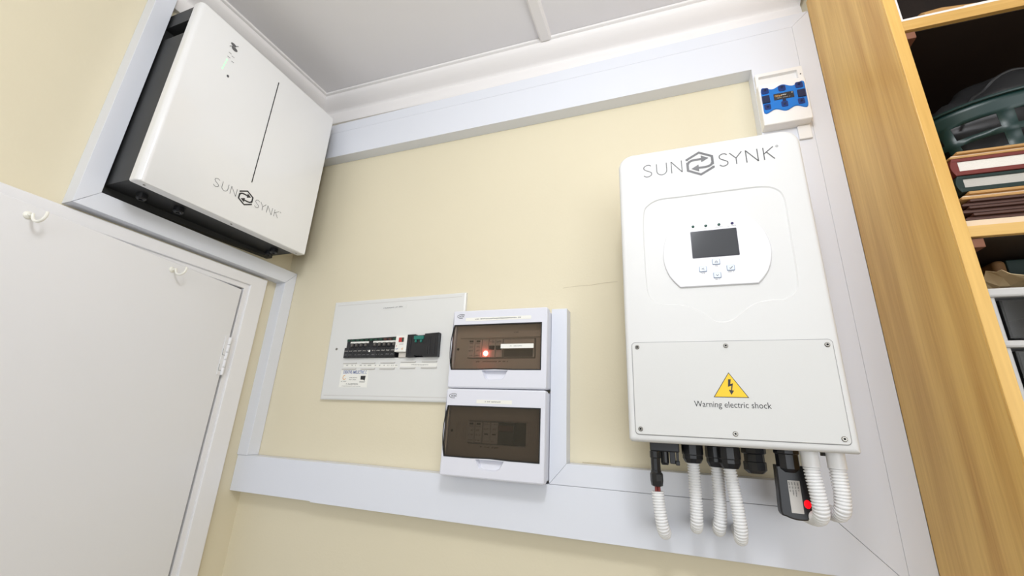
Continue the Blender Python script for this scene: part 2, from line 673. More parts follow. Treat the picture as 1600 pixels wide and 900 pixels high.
# ceiling cover batten running away from the back wall
bt = MB()
L = []
for y in (-0.066, -1.2, -3.6):
    z = ceil_z(-0.285, y) + 0.001
    L.append([(-0.304, y, z), (-0.302, y, z - .011), (-0.297, y, z - .014), (-0.272, y, z - .014), (-0.267, y, z - .011), (-0.265, y, z)])
bt.loft(L, True, True)
bt.build('trim_3', M_CORN, kind='structure')

# door frame on the left wall (outer face, inner step) and the leaf, which stands a little ajar
pf = MB()
p = sidep(XL)
yo, yi, yo2, yi2 = -0.088, -0.1415, -1.067, -1.0135
zt, zi = 2.0745, 2.0425


def arch(y0, y1, z1, y0i, y1i, zi_, d0, d1, mb):
    outer = [(y0, 0.0), (y0, z1), (y1, z1), (y1, 0.0)]
    inner = [(y1i, 0.0), (y1i, zi_), (y0i, zi_), (y0i, 0.0)]
    poly = outer + inner
    mb.prism(poly, d0, d1, p, bev=0.0015)


arch(yo, yo2, zt, yi, yi2, zi, 0.0, 0.0185, pf)
arch(yi + .003, yi2 - .003, zi + .003, -0.1565, -0.9985, 2.0275, 0.0, 0.0125, pf)
pf.build('trim_4', M_FRAME, kind='structure')
lin_ = MB()
lin_.box(XL - 0.13, XL, -0.1595, -0.1565, 0.0, 2.035)
lin_.box(XL - 0.13, XL, -0.9985, -0.9955, 0.0, 2.035)
lin_.box(XL - 0.13, XL, -0.9985, -0.1565, 2.0275, 2.035)
lin_.box(XL - 0.075, XL - 0.045, -0.176, -0.1565, 0.0, 2.0275)
lin_.box(XL - 0.075, XL - 0.045, -0.9985, -0.979, 0.0, 2.0275)
lin_.box(XL - 0.075, XL - 0.045, -0.9985, -0.1565, 2.008, 2.0275)
lin_.build('trim_5', M_FRAME, kind='structure')
AJ = math.radians(11.1)
hx, hy = -1.2055, -0.168
du = Vector((math.sin(AJ), -math.cos(AJ), 0))
dn = Vector((math.cos(AJ), math.sin(AJ), 0))


def leafp(u, v, d=0.0):
    q = Vector((hx, hy, 0)) + du * u + dn * d
    return (q.x, q.y, v)


door = MB().prism(rrect(0.0, 0.815, 0.008, 2.0195, 0.002, 2), -0.040, 0.0, leafp, bev=0.0015).build('door_1', M_DOOR, kind='structure')
hg = MB()
hg.prism(rrect(-0.006, 0.014, 1.760, 1.870, 0.001, 2), 0.0, 0.0015, leafp)
hinge = hg.build('hinge', M_DOOR, door)
for i in range(5):
    z0 = 1.760 + i * 0.022
    MB().lathe([(.0042, 0.0006), (.0047, .0015), (.0047, .0205), (.0042, .0214)], (hx + 0.0015, hy + 0.002, z0), n=12).build('hinge_knuckle', M_DOOR, hinge, smooth=True)
for zc in (1.7815, 1.8255):
    mb = MB()
    mb.stroke([(0.013, zc - .009), (0.002, zc - .009)], .0014, leafp, .0018)
    mb.stroke([(0.013, zc - .009), (0.013, zc + .009)], .0014, leafp, .0018)
    mb.build('hinge_leaf_edge', M_INKL, hinge)


def cup_hook(u, z, label):
    b = Vector(leafp(u, z, 0.0))
    t = thing('cup_hook', label, 'hook', b, 'cup hooks on the door')
    ax = dn
    prof_ = [(0.0, 0.0), (.0075, 0.0), (.0075, .0015), (.004, .004)]
    loops = []
    e1, e2 = du, Vector((0, 0, 1))
    mb = MB()
    for r, h in prof_:
        rr = max(r, 1e-4)
        loops.append([b + ax * h + (e1 * math.cos(a * PI / 8) + e2 * math.sin(a * PI / 8)) * rr for a in range(16)])
    mb.loft(loops, True, True)
    mb.build('collar', M_HOOK, t, smooth=True)
    R = 0.0130
    pts = [b, b + ax * 0.010]
    c = b + ax * (0.012 + R)
    for i in range(0, 15):
        a = PI * 0.96 + (PI * 1.22) * i / 14
        pts.append(c + ax * (R * math.cos(a)) + Vector((0, 0, 1)) * (R * math.sin(a)) + du * (-0.004 * i / 14))
    MB().tube(pts, 0.0026, 10).build('hook_wire', M_HOOK, t, smooth=True)


cup_hook(0.523, 1.9977, 'white cup hook further from the hinge, near the upper left of the door')
cup_hook(0.229, 1.9990, 'white cup hook under the door head, the one nearer the hinges')

# ------------------------------------------------------------------ cable trunking
TD = 0.041
BV = wallp(0.0)
SV = sidep(XL)


def trunk(name_label, poly, place=BV, depth=TD, group=None, bev=0.0006):
    o = MB().prism(poly, 0.0006, depth, place, bev=bev).build('cable_trunking', M_TRUNK)
    tag(o, name_label, 'trunking', group)
    return o


g = 0.0005
trunk('wide white trunking along the top of the back wall, turning down behind the inverter', [(XL + TD + g, 2.560), (.261, 2.560), (.261, 1.5410), (.3655, 1.4392), (.3655, 2.6675), (XL + TD + g, 2.6675)], bev=.0004)
trunk('narrow white trunking directly under the cornice of the back wall', [(XL + TD + g, 2.6678), (.3659, 2.6678), (.4062, 2.7075), (XL + TD + g, 2.7058)], bev=.0003)
trunk('narrow vertical white trunking against the side of the wooden bookcase', [(.3658, 1.20), (.4062, 1.20), (.4062, 2.7068), (.3658, 2.6674)], bev=.0003)
trunk('wide white trunking along the bottom, under the inverter and breaker boxes', [(-.920, 1.4388), (.3652, 1.4388), (.261, 1.5402), (-.920, 1.5402)])
trunk('short wide white trunking at the lower left, ending at the room corner', [(XL + .001, 1.4408), (-.9203, 1.4408), (-.9203, 1.5390), (XL + .001, 1.5390)], depth=0.0385)
trunk('slim vertical white trunking beside the two stacked breaker boxes', [(-.2577, 1.5411), (-.2182, 1.5853), (-.2182, 1.9457), (-.2577, 1.9457)])
trunk('slim horizontal white trunking on top of the bottom trunking, behind the conduits', [(-.2572, 1.5409), (.2605, 1.5409), (.2605, 1.5855), (-.2174, 1.5855)])
trunk('vertical white trunking on the left wall, left of the battery', [(-.6035, 2.0825), (-.5637, 2.1268), (-.5637, 2.738), (-.6035, 2.738)], SV)
trunk('horizontal white trunking on the left wall, over the door frame', [(-.6028, 2.0822), (-.0415, 2.0822), (-.001, 2.1268), (-.5632, 2.1268)], SV)
trunk('vertical white trunking in the room corner beside the door frame', [(-.041, 1.5395), (-.001, 1.5395), (-.001, 2.1260), (-.041, 2.0818)], SV)

# ------------------------------------------------------------------ battery on the left wall
bat = thing('wall_battery', 'white and black slim home battery hung high on the left wall above the door', 'battery', (XL, -0.325, 2.15))
XF, XR = -1.070, -1.0985
ROT = 0.018


def bp(u, v, d=0.0):
    """battery front plane with the slight tilt of the unit"""
    return (XF + d, u, v + ROT * (u + 0.325))


# casing: block with the recessed carrying handle in its side
YB0, YB1, ZB0, ZB1 = -.5585, -.0990, 2.1545, 2.6780
bx = MB()


def tiltbox(mb, x0, x1, y0, y1, z0, z1):
    L = [[(x, y0, z0 + ROT * (y0 + .325)), (x, y1, z0 + ROT * (y1 + .325)), (x, y1, z1 + ROT * (y1 + .325)), (x, y0, z1 + ROT * (y0 + .325))] for x in (x0, x1)]
    mb.loft(L, True, True)


hz0, hz1 = 2.5900, 2.6335
tiltbox(bx, -1.202, XR, YB0, YB1, ZB0, hz0)
tiltbox(bx, -1.202, XR, YB0, YB1, hz1, ZB1)
tiltbox(bx, -1.202, XR, YB0 + .03, YB1 - .03, hz0 - .0005, hz1 + .0005)
tiltbox(bx, -1.109, XR, YB0, YB0 + .0305, hz0 - .0003, hz1 + .0003)
bx.build('casing', M_BLACK, bat)
mb = MB()
tiltbox(mb, -1.2015, -1.1095, YB0 + .026, YB0 + .0299, hz0 + .0004, hz1 - .0004)
mb.build('handle_recess', M_DARKHOLE, bat)
br = MB()
br.loft([[(x, -.5615, 2.1310), (x, -.0975, 2.1505), (x, -.0975, 2.6790), (x, -.5615, 2.6710)] for x in (XL + .0005, -1.2018)], True, True)
br.build('wall_bracket', M_BLACK, bat)
for (y, x, r) in ((-.505, -1.155, .011), (-.43, -1.14, .012), (-.145, -1.14, .012), (-.135, -1.175, .009)):
    z = ZB0 + ROT * (y + .325)
    MB().lathe([(r, 0.002), (r, -.012), (r * .8, -.015), (r * .45, -.015), (r * .4, -.006)], (x, y, z), n=14).build('cable_gland', M_BLKPL, bat)
# front panel
fl = []
y0, y1, z0, z1 = -.5625, -.0886, 2.1480, 2.6830
for (iL, iR, iB, iT, dd) in ((0, 0, 0, 0, XR - XF), (0, 0, 0, 0, -.0130), (.0008, 0, 0, 0, -.0085), (.0030, .0002, .0002, .0003, -.0042), (.0065, .0008, .0008, .0015, -.0012), (.0110, .0020, .0020, .0040, 0.0)):
    fl.append([bp(u, v, dd) for u, v in rrect(y0 + iL, y1 - iR, z0 + iB, z1 - iT, .004, 3)])
pm = MB()
pm.loft(fl, True, True)
pm.build('front_panel', M_BATT, bat, smooth=True, angle=32)
sl = MB()
sl.prism(rrect(-.3172, -.3146, 2.2835, 2.6395, .001, 2), 0.0001, 0.0006, bp)
sl.build('slot_line', M_INK, bat)
logo(bp, -.4115, 2.2315, 0.1990, 0.0006, M_INKG, M_INK, bat, wt=0.75)
ic = MB()
for (cu, cv, ru, rv) in ((-.4645, 2.6345, .0095, .0048), (-.4590, 2.6245, .0105, .0055)):
    ic.poly([(cu + ru * math.cos(a * PI / 8) * .8, cv + rv * math.sin(a * PI / 8)) for a in range(16)], bp, 0.0006)
ic.stroke([(-.473, 2.622), (-.452, 2.6415)], .0018, bp, 0.0007)
ic.build('status_icon', M_INKG, bat)
for j, (cu, cv) in enumerate(((-.4665, 2.603), (-.4570, 2.599), (-.4665, 2.589), (-.4545, 2.584))):
    mb = MB()
    mb.stroke([(cu - .004, cv), (cu + .004, cv + .0006)], .0016, bp, .0006)
    mb.build('status_mark', M_INKL, bat)
for j in range(4):
    mb = MB()
    mb.stroke([(-.4690 - .0012 * j, 2.580 - .0105 * j), (-.4690 - .0012 * j, 2.574 - .0105 * j)], .003, bp, .0006)
    mb.build('charge_light', M_LEDGON, bat, label='lit green charge light')
MB().prism([(-.4546 + .0032 * math.cos(a * PI / 6), 2.5345 + .0038 * math.sin(a * PI / 6)) for a in range(12)], 0.0, .0008, bp).build('power_button', M_INKG, bat)
for yy in (-.54, -.33, -.11):
    MB().lathe([(.0025, .0), (.0025, -.0012)], (-1.085, yy, 2.1481 + ROT * (yy + .325)), n=10).build('panel_screw', M_STEEL, bat)

# ------------------------------------------------------------------ inverter
inv = thing('solar_inverter', 'large white solar inverter with round display and yellow shock warning', 'inverter', (0.103, -0.02, 1.6463))
YI = -.232
IP = wallp(YI)
MB().box(-.0595, .2655, -.205, -.0415, 1.652, 2.226, 0.006).build('rear_housing', M_INV, inv, smooth=True)
X0, X1, Z0, Z1 = -.0645, .2708, 1.6463, 2.2300
rad = (.007, .004, .030, .030)


def io(ins):
    return rrect(X0 + ins, X1 - ins, Z0 + ins, Z1 - ins, tuple(max(r - ins, .0015) for r in rad), 8)


rec = [(-.0196, 2.0807), (-.0130, 2.1000), (.0110, 2.1133), (.0500, 2.1138), (.1000, 2.1143), (.1500, 2.1145), (.1960, 2.1138), (.2190, 2.1050),
       (.2296, 2.0850), (.2300, 2.0400), (.2295, 1.9800), (.2288, 1.9300), (.2240, 1.9060), (.2060, 1.8910), (.1800, 1.8895), (.1560, 1.8835),
       (.1360, 1.8690), (.1210, 1.8575), (.1035, 1.8534), (.0870, 1.8580), (.0690, 1.8745), (.0490, 1.8850), (.0280, 1.8893), (.0000, 1.8918),
       (-.0150, 1.9030), (-.0210, 1.9250), (-.0222, 1.9800), (-.0218, 2.0400)]
rec = smoothpoly(rec, 4)
fc = MB()
fc.loft([[IP(u, v, d) for u, v in io(i)] for i, d in ((.0, -.045), (0.0, -.008), (.0008, -.0045), (.0025, -.002), (.005, -.0005), (.008, 0.0))])
fc.holed(io(.008), [rec], IP, 0.0)
fc.loft([[IP(u, v, 0.0) for u, v in rec], [IP(u, v, -.0018) for u, v in inset(rec, .0022)]])
fc.bm.faces.new([fc.bm.verts.new(IP(u, v, -.0018)) for u, v in inset(rec, .0022)])
fc.bm.faces.new([fc.bm.verts.new(IP(u, v, -.045)) for u, v in io(0.0)])
bmesh.ops.remove_doubles(fc.bm, verts=fc.bm.verts, dist=0.00004)
fc.build('front_cover', M_INV, inv, smooth=True, angle=30)
dk = smoothpoly([(.0391, 1.9225), (.0232, 1.9440), (.0145, 1.9700), (.0140, 1.9980), (.0230, 2.0290), (.0440, 2.0560), (.0700, 2.0715), (.1040, 2.0785),
                 (.1380, 2.0715), (.1640, 2.0560), (.1850, 2.0290), (.1945, 1.9980), (.1938, 1.9700), (.1845, 1.9430), (.1680, 1.9220)], 5, False)
MB().prism(dk, -.0018, .0022, IP, bev=.0012).build('display_bezel', M_DISK, inv)
sc_ = MB().prism(rrect(.0647, .1440, 1.9778, 2.0325, .0015, 3), .0021, .0030, IP).build('screen_frame', M_SCRRIM, inv)
MB().prism(rrect(.0664, .1423, 1.9795, 2.0308, .001, 2), .0029, .0033, IP).build('screen', M_SCREEN, sc_)
for i, (cx, cz) in enumerate(((.0706, 2.0432), (.0930, 2.0425), (.1157, 2.0423), (.1381, 2.0423))):
    MB().lathe([(.0026, .0), (.0026, -.0008), (.0015, -.0015)], (cx, YI - .0022, cz), 'y', 12).build('status_light', M_LEDV if i == 3 else M_LEDG, inv, smooth=True, label=('violet' if i == 3 else 'green') + ' status light')
    wdt = (.006, .006, .013, .015)[i]
    marks(cx - wdt / 2, cx + wdt / 2, cz - .0060, .0016, IP, .0024, M_INKL, inv, pitch=.0016)
for i, (cx, cz) in enumerate(((.0805, 1.9549), (.1038, 1.9675), (.1266, 1.9540), (.1033, 1.9413))):
    b_ = MB().prism(rrect(cx - .0066, cx + .0066, cz - .0056, cz + .0056, .0018, 4), .0020, .0034, IP, bev=.0006).build('button', M_BTNRIM, inv)
    MB().prism(rrect(cx - .0058, cx + .0056, cz - .0046, cz + .0049, .0015, 4), .0033, .0042, IP, bev=.0004).build('button_cap', M_BTN, b_)
    sy = MB()
    if i == 2:
        sy.stroke([(cx - .002, cz - .0005), (cx - .0005, cz - .002), (cx + .003, cz + .002)], .0012, IP, .0044)
    elif i == 1:
        sy.stroke([(cx - .0024, cz - .0015), (cx, cz + .0015), (cx + .0024, cz - .0015)], .0008, IP, .0044, closed=True)
    elif i == 3:
        sy.stroke([(cx - .0020, cz + .0010), (cx, cz - .0018), (cx + .0020, cz + .0010)], .0008, IP, .0044)
    else:
        sy.stroke([(cx + .002, cz + .0014), (cx - .0022, cz + .0002), (cx + .0022, cz - .0016)], .0008, IP, .0044)
    sy.build('button_symbol', M_INKG, b_)
    wd2 = (.0065, .0045, .0095, .0105)[i]
    marks(cx - wd2 / 2, cx + wd2 / 2, cz - .0086, .0016, IP, .0024, M_INKG, inv, pitch=.0016)
logo(IP, -.0143, 2.1825, 0.2397, 0.0004, M_INKG, M_INKG, inv)
# wiring cover with screws, warning triangle and words
plp = rrect(-.0528, .2592, 1.6590, 1.8196, .006, 4)
MB().prism([(u, v) for u, v in inset(plp, -.0010)], .0001, .0003, IP).build('cover_seam', M_INKL, inv)
pl = MB().prism(plp, .0001, .0018, IP, bev=.0007).build('cover_plate', M_PLATE, inv)
for (cx, cz) in ((-.0435, 1.8113), (.1038, 1.8116), (.2514, 1.8110), (-.0442, 1.6680), (.1035, 1.6672), (.2505, 1.6673)):
    s_ = MB().lathe([(.0039, 0.0), (.0039, -.0010), (.0030, -.0019), (.0018, -.0019), (.0016, -.0012)], (cx, YI - .0018, cz), 'y', 16).build('screw', M_STEEL, inv, smooth=True)
    MB().prism([(cx + .0016 * math.cos(a * PI / 3), cz + .0016 * math.sin(a * PI / 3)) for a in range(6)], .0036, .0038, IP).build('hex_socket', M_DARKHOLE, s_)
tri = [(.1034, 1.7660), (.0768, 1.7245), (.1300, 1.7245)]
w_ = MB().prism(tri, .0017, .0021, IP).build('warning_sign', M_INK, pl)
MB().prism(inset(tri, .0010), .0020, .00225, IP).build('warning_face', M_YEL, inv)
bo = MB()
bo.poly([(.1016, 1.7545), (.1058, 1.7545), (.1042, 1.7465), (.1083, 1.7478), (.1060, 1.7365), (.1043, 1.7365), (.1056, 1.7438), (.1003, 1.7420)], IP, .0024)
bo.poly([(.1010, 1.7372), (.1088, 1.7358), (.1042, 1.7288)], IP, .0024)
bo.build('lightning_mark', M_INK, inv)
text('Warning electric shock', .0455, 1.7082, .0098, IP, .0020, M_INK, inv, name='warning_lettering', width=.1150)


# glands under the inverter
def gland(cx, cy, r, ztop, zbot, name='cable_gland', n=10):
    h = ztop - zbot
    prof_ = [(r * .92, 0), (r * .92, -h * .18), (r, -h * .2), (r, -h * .62), (r * .93, -h * .66), (r * .95, -h * .8), (r * .72, -h), (r * .5, -h)]
    return MB().lathe(prof_, (cx, cy, ztop), n=n).build(name, M_BLKPL, inv)


gland(.0408, -.135, .0185, 1.6515, 1.6125)
gland(.0812, -.125, .0180, 1.6515, 1.6080)
gland(.1005, -.150, .0182, 1.6515, 1.6085)
mb = MB()
mb.lathe([(.020, 0), (.020, -.016), (.0165, -.018), (.0165, -.030), (.0185, -.031), (.0185, -.044), (.012, -.050)], (.1435, -.125, 1.6515), n=8)
mb.build('blanked_port', M_BLKPL, inv)
MB().lathe([(.0195, 0), (.0195, -.012), (.0175, -.014), (.0175, -.036), (.013, -.042)], (.1893, -.150, 1.6515), n=10).build('data_port', M_BLKPL, inv)
mc = MB()
mc.box(-.0335, .0180, -.160, -.120, 1.6295, 1.6515, .002)
mc.lathe([(.0075, 0), (.0075, -.030), (.0060, -.034)], (-.0085, -.140, 1.640), n=12)
mc.box(.0005, .0105, -.146, -.134, 1.6085, 1.6300, .001)
mc.box(.0105, .0175, -.149, -.131, 1.6065, 1.6140, .001)
mc.box(.0120, .0165, -.147, -.133, 1.6130, 1.6300, .0008)
mc.build('solar_plug_socket', M_BLKPL, inv)
MB().box(.2405, .2470, -.150, -.143, 1.6385, 1.6515).build('cable_clip', M_BLKPL, inv)

# ------------------------------------------------------------------ cables from the inverter into the trunking
c1 = thing('solar_cable', 'short red solar cable with black plug in white conduit, leftmost under the inverter', 'cable', (-.0245, -.150, 1.61), None)
MB().lathe([(.0098, .0166), (.0098, .006), (.0085, .004), (.0085, -.016), (.0092, -.018), (.0092, -.0200)], (-.0250, -.150, 1.6125), n=10).build('plug_body', M_BLKPL, c1)
MB().lathe([(.0100, 0), (.0113, -.003), (.0113, -.014), (.0100, -.0225), (.0062, -.024)], (-.0245, -.150, 1.5925), n=8).build('plug_nut', M_BLKPL, c1)
MB().tube([(-.0265, -.150, 1.571), (-.0262, -.150, 1.550)], .0026, 8).build('red_wire', M_WIRE, c1, smooth=True)
MB().tube([(-.0215, -.151, 1.571), (-.0212, -.151, 1.550)], .0026, 8).build('red_wire', M_WIRE, c1, smooth=True)
conduit([(-.0243, -.150, 1.5605), (-.0232, -.150, 1.5400), (-.0205, -.150, 1.5150), (-.0180, -.143, 1.4965), (-.0160, -.122, 1.4890), (-.019, -.08, 1.4905), (-.022, -.040, 1.4905)], .0198, c1)


def cable(label, pts, dia, sleeve=None):
    c = thing('conduit_cable', label, 'cable', pts[0], 'white conduits under the inverter')
    conduit(pts, dia, c)
    if sleeve:
        cx, cy, zt_, zb_, r = sleeve
        MB().lathe([(r, 0), (r, zb_ - zt_), (r * .86, zb_ - zt_)], (cx, cy, zt_), n=24).build('sleeve', M_CONDUIT, c, smooth=True)
    return c


cable('white ribbed conduit from the second black gland, next right of the red cable', [(.0405, -.135, 1.6165), (.0406, -.135, 1.5800), (.0402, -.134, 1.5450), (.0390, -.131, 1.5150), (.0385, -.112, 1.5020), (.040, -.080, 1.502), (.042, -.040, 1.502)], .0196)
cable('white ribbed conduit in the middle, half hidden behind the next one', [(.0812, -.125, 1.6120), (.0806, -.125, 1.5750), (.0795, -.124, 1.5350), (.0765, -.120, 1.5100), (.0765, -.100, 1.5000), (.079, -.075, 1.500), (.081, -.040, 1.500)], .0200)
cable('white ribbed conduit hanging lowest, in front of its left neighbour', [(.0985, -.150, 1.6125), (.1008, -.151, 1.5850), (.1045, -.152, 1.5450), (.1062, -.150, 1.5150), (.1065, -.137, 1.4975), (.1090, -.105, 1.4945), (.1130, -.040, 1.4945)], .0196)
cable('white ribbed conduit on a plain sleeve beside the black data stick', [(.2125, -.190, 1.6260), (.2132, -.190, 1.6100), (.2160, -.190, 1.5780), (.2175, -.184, 1.5545), (.2165, -.160, 1.5440), (.212, -.120, 1.542), (.208, -.040, 1.542)], .0212,
      sleeve=(.2130, -.190, 1.6462, 1.6222, .0124))
cable('rightmost white ribbed conduit on a plain sleeve', [(.2477, -.190, 1.6260), (.2478, -.190, 1.6100), (.2478, -.190, 1.5850), (.2462, -.185, 1.5630), (.2440, -.165, 1.5535), (.241, -.120, 1.552), (.240, -.040, 1.552)], .0208,
      sleeve=(.2480, -.190, 1.6462, 1.6222, .0126))

# data logger stick
dl = thing('data_logger', 'black wireless data stick with silver label and glowing red light', 'data logger', (.190, -.150, 1.61))
DP = wallp(-.150)
dpoly = smoothpoly([(.1690, 1.6200), (.1685, 1.5800), (.1678, 1.5470), (.1745, 1.5420), (.1850, 1.5385), (.1960, 1.5378), (.2060, 1.5392), (.2130, 1.5430), (.2132, 1.5800), (.2120, 1.6200)], 3, False)
MB().prism(dpoly, -.012, .010, DP, bev=.0022).build('stick_body', M_BLKPL, dl)
lab = MB().prism(rrect(.1829, .2003, 1.5484, 1.5976, .0006, 2), .0099, .0103, DP).build('label', M_LABELS, dl)
for j, (ua, ub) in enumerate(((.1848, .0), (.1888, 0), (.1928, 0), (.1968, 0))):
    rp = lambda u, v, d=0.0, ua=ua: DP(ua + v, 1.5965 - u, d)
    marks(0.0, (.0165, .0215, .0245, .0150)[j], -.0008, .0018, rp, .0105, M_INK, lab, pitch=.0017)
MB().prism([(.2068 + .0048 * math.cos(a * PI / 10), 1.5632 + .0062 * math.sin(a * PI / 10)) for a in range(20)], .0098, .0106, DP).build('red_light', M_RED, dl, label='glowing red light')

# ------------------------------------------------------------------ flush distribution panel
fp = thing('distribution_panel', 'flat white flush distribution panel with a row of black breakers', 'breaker panel', (-.75, 0.0, 1.708))
FP = wallp(-.0115)
hole = [(-.9100, 1.8290), (-.9086, 1.8880), (-.6870, 1.8930), (-.5850, 1.8975), (-.5835, 1.8300), (-.7000, 1.8300)]
cut = [(-.9100, 1.8300), (-.5838, 1.8310), (-.5850, 1.8968), (-.9095, 1.8875)]
outer = [(-.9770, 1.7080), (-.5140, 1.7110), (-.5180, 2.0158), (-.9835, 2.0095)]
cvm = MB()
cvm.loft([[FP(u, v, -.0113) for u, v in outer], [FP(u, v, -.002) for u, v in outer], [FP(u, v, 0.0) for u, v in inset(outer, .004)]])
cvm.holed(inset(outer, .004), [cut], FP, 0.0)
cvm.loft([[FP(u, v, 0.0) for u, v in cut], [FP(u, v, -.0105) for u, v in cut]])
cvm.build('panel_cover', M_PANEL, fp)
mb = MB()
mb.holed(outer, [inset(outer, .008)], FP, .0001)
MB().prism(cut, -.0110, -.0100, FP).build('breaker_bay', M_BLKPL2, fp)
mb.bm.free()
ri = inset(outer, .012)
for a, b in ((ri[0], ri[1]), (ri[2], ri[3])):
    MB().stroke([a, b], .0010, FP, .0004).build('cover_crease', M_LABELS, fp)


def slant(u, v):
    return v + 0.010 * (u + .91)


n = 11
for i in range(n):
    ua = -.9085 + i * .01655
    ub = ua + .0159
    special = i == 6
    bk_ = MB()
    bk_.prism([(ua, slant(ua, 1.8300)), (ub, slant(ub, 1.8300)), (ub, slant(ub, 1.8600)), (ua, slant(ua, 1.8600))], -.010, .009, FP, bev=.0012)
    bk_.prism([(ua + .001, slant(ua, 1.8600)), (ub, slant(ub, 1.8600)), (ub, slant(ub, 1.8875)), (ua + .001, slant(ua, 1.8875))], -.010, .003, FP, bev=.001)
    b_ = bk_.build('circuit_breaker', M_BLKPL if i not in (0, 6) else M_BLKPL2, fp)
    MB().prism([(ua + .003, slant(ua, 1.8800)), (ub - .003, slant(ub, 1.8800)), (ub - .003, slant(ub, 1.8862)), (ua + .003, slant(ua, 1.8862))], .0028, .0055, FP).build('terminal_cover', M_GREENBRK if i not in (8, 9) else M_BROWN, b_)
    if i not in (0, 5):
        MB().prism([(ua - .0003, slant(ua, 1.8735)), (ub + .0003, slant(ub, 1.8735)), (ub + .0003, slant(ub, 1.8788)), (ua - .0003, slant(ua, 1.8788))], .0028, .0050, FP).build('white_strip', M_LABEL, b_, label='white strip')
        MB().prism([(ua + .005, slant(ua, 1.8635)), (ub - .005, slant(ub, 1.8635)), (ub - .0045, slant(ub, 1.8735)), (ua + .0045, slant(ua, 1.8735))], .003, .010, FP, bev=.001).build('toggle', M_BRKD, b_)
    marks(ua + .003, ub - .002, slant(ua, 1.8480), .0030, FP, .0093, M_LABELS, b_, pitch=.0030)
    marks(ua + .003, ub - .002, slant(ua, 1.8370), .0022, FP, .0093, M_INKL, b_, pitch=.0028)
    if i == 5:
        MB().prism(rrect(ua + .008, ua + .013, 1.8465, 1.8525, .0004, 2), .0092, .0098, FP).build('white_tag', M_LABEL, b_, label='white tag')
# the white residual-current unit
rc_ = MB().prism(rrect(-.7262, -.6878, 1.8455, 1.8925, .001, 2), -.010, .0125, FP, bev=.001).build('earth_leakage_unit', M_LABEL, fp)
MB().prism(rrect(-.7145, -.6985, 1.8735, 1.8865, .0006, 2), .0124, .0140, FP).build('red_window', M_REDPL, rc_)
MB().prism(rrect(-.7035, -.6980, 1.8740, 1.8860, .0006, 2), .0139, .0146, FP).build('green_flag', M_GREENBRK, rc_)
marks(-.7225, -.7120, 1.8515, .0040, FP, .0128, M_INKBL, rc_, pitch=.0030)
marks(-.7060, -.6930, 1.8505, .0060, FP, .0128, M_ORANGE, rc_, pitch=.0034)
marks(-.7215, -.7170, 1.8590, .0055, FP, .0128, M_REDPL, rc_, pitch=.0034)
marks(-.7110, -.6960, 1.8660, .0022, FP, .0128, M_INKL, rc_, pitch=.0024)
MB().box(-.715, -.688, -.016, -.004, 1.8308, 1.8450).build('rail_end', M_DBIN, fp)
# main switch: two tall black blocks with a teal toggle between
ms = MB()
ms.prism([(-.6852, 1.8300), (-.6582, 1.8304), (-.6576, 1.8345), (-.6312, 1.8348), (-.6306, 1.8308), (-.5842, 1.8312), (-.5858, 1.8985), (-.6300, 1.8962), (-.6306, 1.8925), (-.6600, 1.8915), (-.6606, 1.8950), (-.6868, 1.8945)], -.010, .014, FP, bev=.001)
msw = ms.build('main_switch', M_BLKPL, fp)
for u in (-.6795, -.6740, -.6180, -.6120, -.5960):
    MB().prism([(u, 1.838), (u + .0022, 1.838), (u + .0020, 1.889), (u - .0002, 1.889)], .0138, .0152, FP).build('switch_rib', M_BLKPL2, msw)
tg = MB().prism(rrect(-.6622, -.6312, 1.8790, 1.8895, .002, 3), .0138, .0185, FP, bev=.001).build('toggle', M_TEAL, msw, label='teal toggle bar')
for u in (-.6560, -.6390):
    MB().prism(rrect(u - .0030, u + .0030, 1.8710, 1.8790, .0015, 3), .0138, .0175, FP, bev=.0008).build('toggle_tip', M_TEAL, tg)
# label slots under the row
for (ua, ub, zz) in ((-.9108, -.8607, 1.8150), (-.8426, -.7943, 1.8155), (-.7758, -.7258, 1.8165), (-.7067, -.6573, 1.8183), (-.6376, -.5890, 1.8192)):
    mb = MB()
    mb.prism([(ua, zz - .0016), (ub - .002, zz - .0016), (ub, zz + .0012), (ub - .0012, zz + .0012), (ub - .003, zz), (ua, zz)], 0.0, .0024, FP)
    mb.prism([(ua - .001, zz - .0190), (ub, zz - .0190), (ub, zz - .0145), (ub - .001, zz - .0165), (ua, zz - .0165)], 0.0, .0024, FP)
    mb.build('label_clip', M_LABELS, fp)
MB().prism(rrect(-.9085, -.7175, 1.8028, 1.8120, .0004, 2), 0.0001, .0006, FP).build('label_strip', M_LABEL, fp)
MB().prism(rrect(-.7090, -.5890, 1.8050, 1.8148, .0004, 2), 0.0001, .0006, FP).build('label_strip', M_LABEL, fp)
for (ua, ub, s_) in ((-.9010, -.8900, 2), (-.8790, -.8740, 1), (-.8650, -.8600, 2), (-.8490, -.8410, 1), (-.8340, -.8270, 1), (-.8200, -.8080, 2), (-.7950, -.7890, 1), (-.7800, -.7740, 1), (-.7650, -.7590, 1), (-.7520, -.7440, 1), (-.7380, -.7300, 1), (-.7250, -.7180, 1)):
    marks(ua, ub, 1.8068, .0028, FP, .0008, M_INK if s_ == 2 else M_INKG, fp, pitch=.0026)
marks(-.6740, -.6160, 1.8088, .0024, FP, .0008, M_INKL, fp, pitch=.0028)
tl = MB().prism([(-.800, 1.9760), (-.712, 1.9790), (-.712, 1.9880), (-.800, 1.9850)], .0001, .0005, FP).build('label_strip', M_PANEL, fp)
tp = lambda u, v, d=0.0: FP(u, v + .030 * (u + .79), d)
marks(-.7930, -.7230, 1.9798, .0032, tp, .0007, M_INKG, fp, pitch=.0030)
MB().lathe([(.0036, 0), (.0036, -.0016), (.0022, -.0024)], (-.9459, -.0115, 1.8584), 'y', 12).build('panel_screw', M_STEEL, fp, smooth=True)
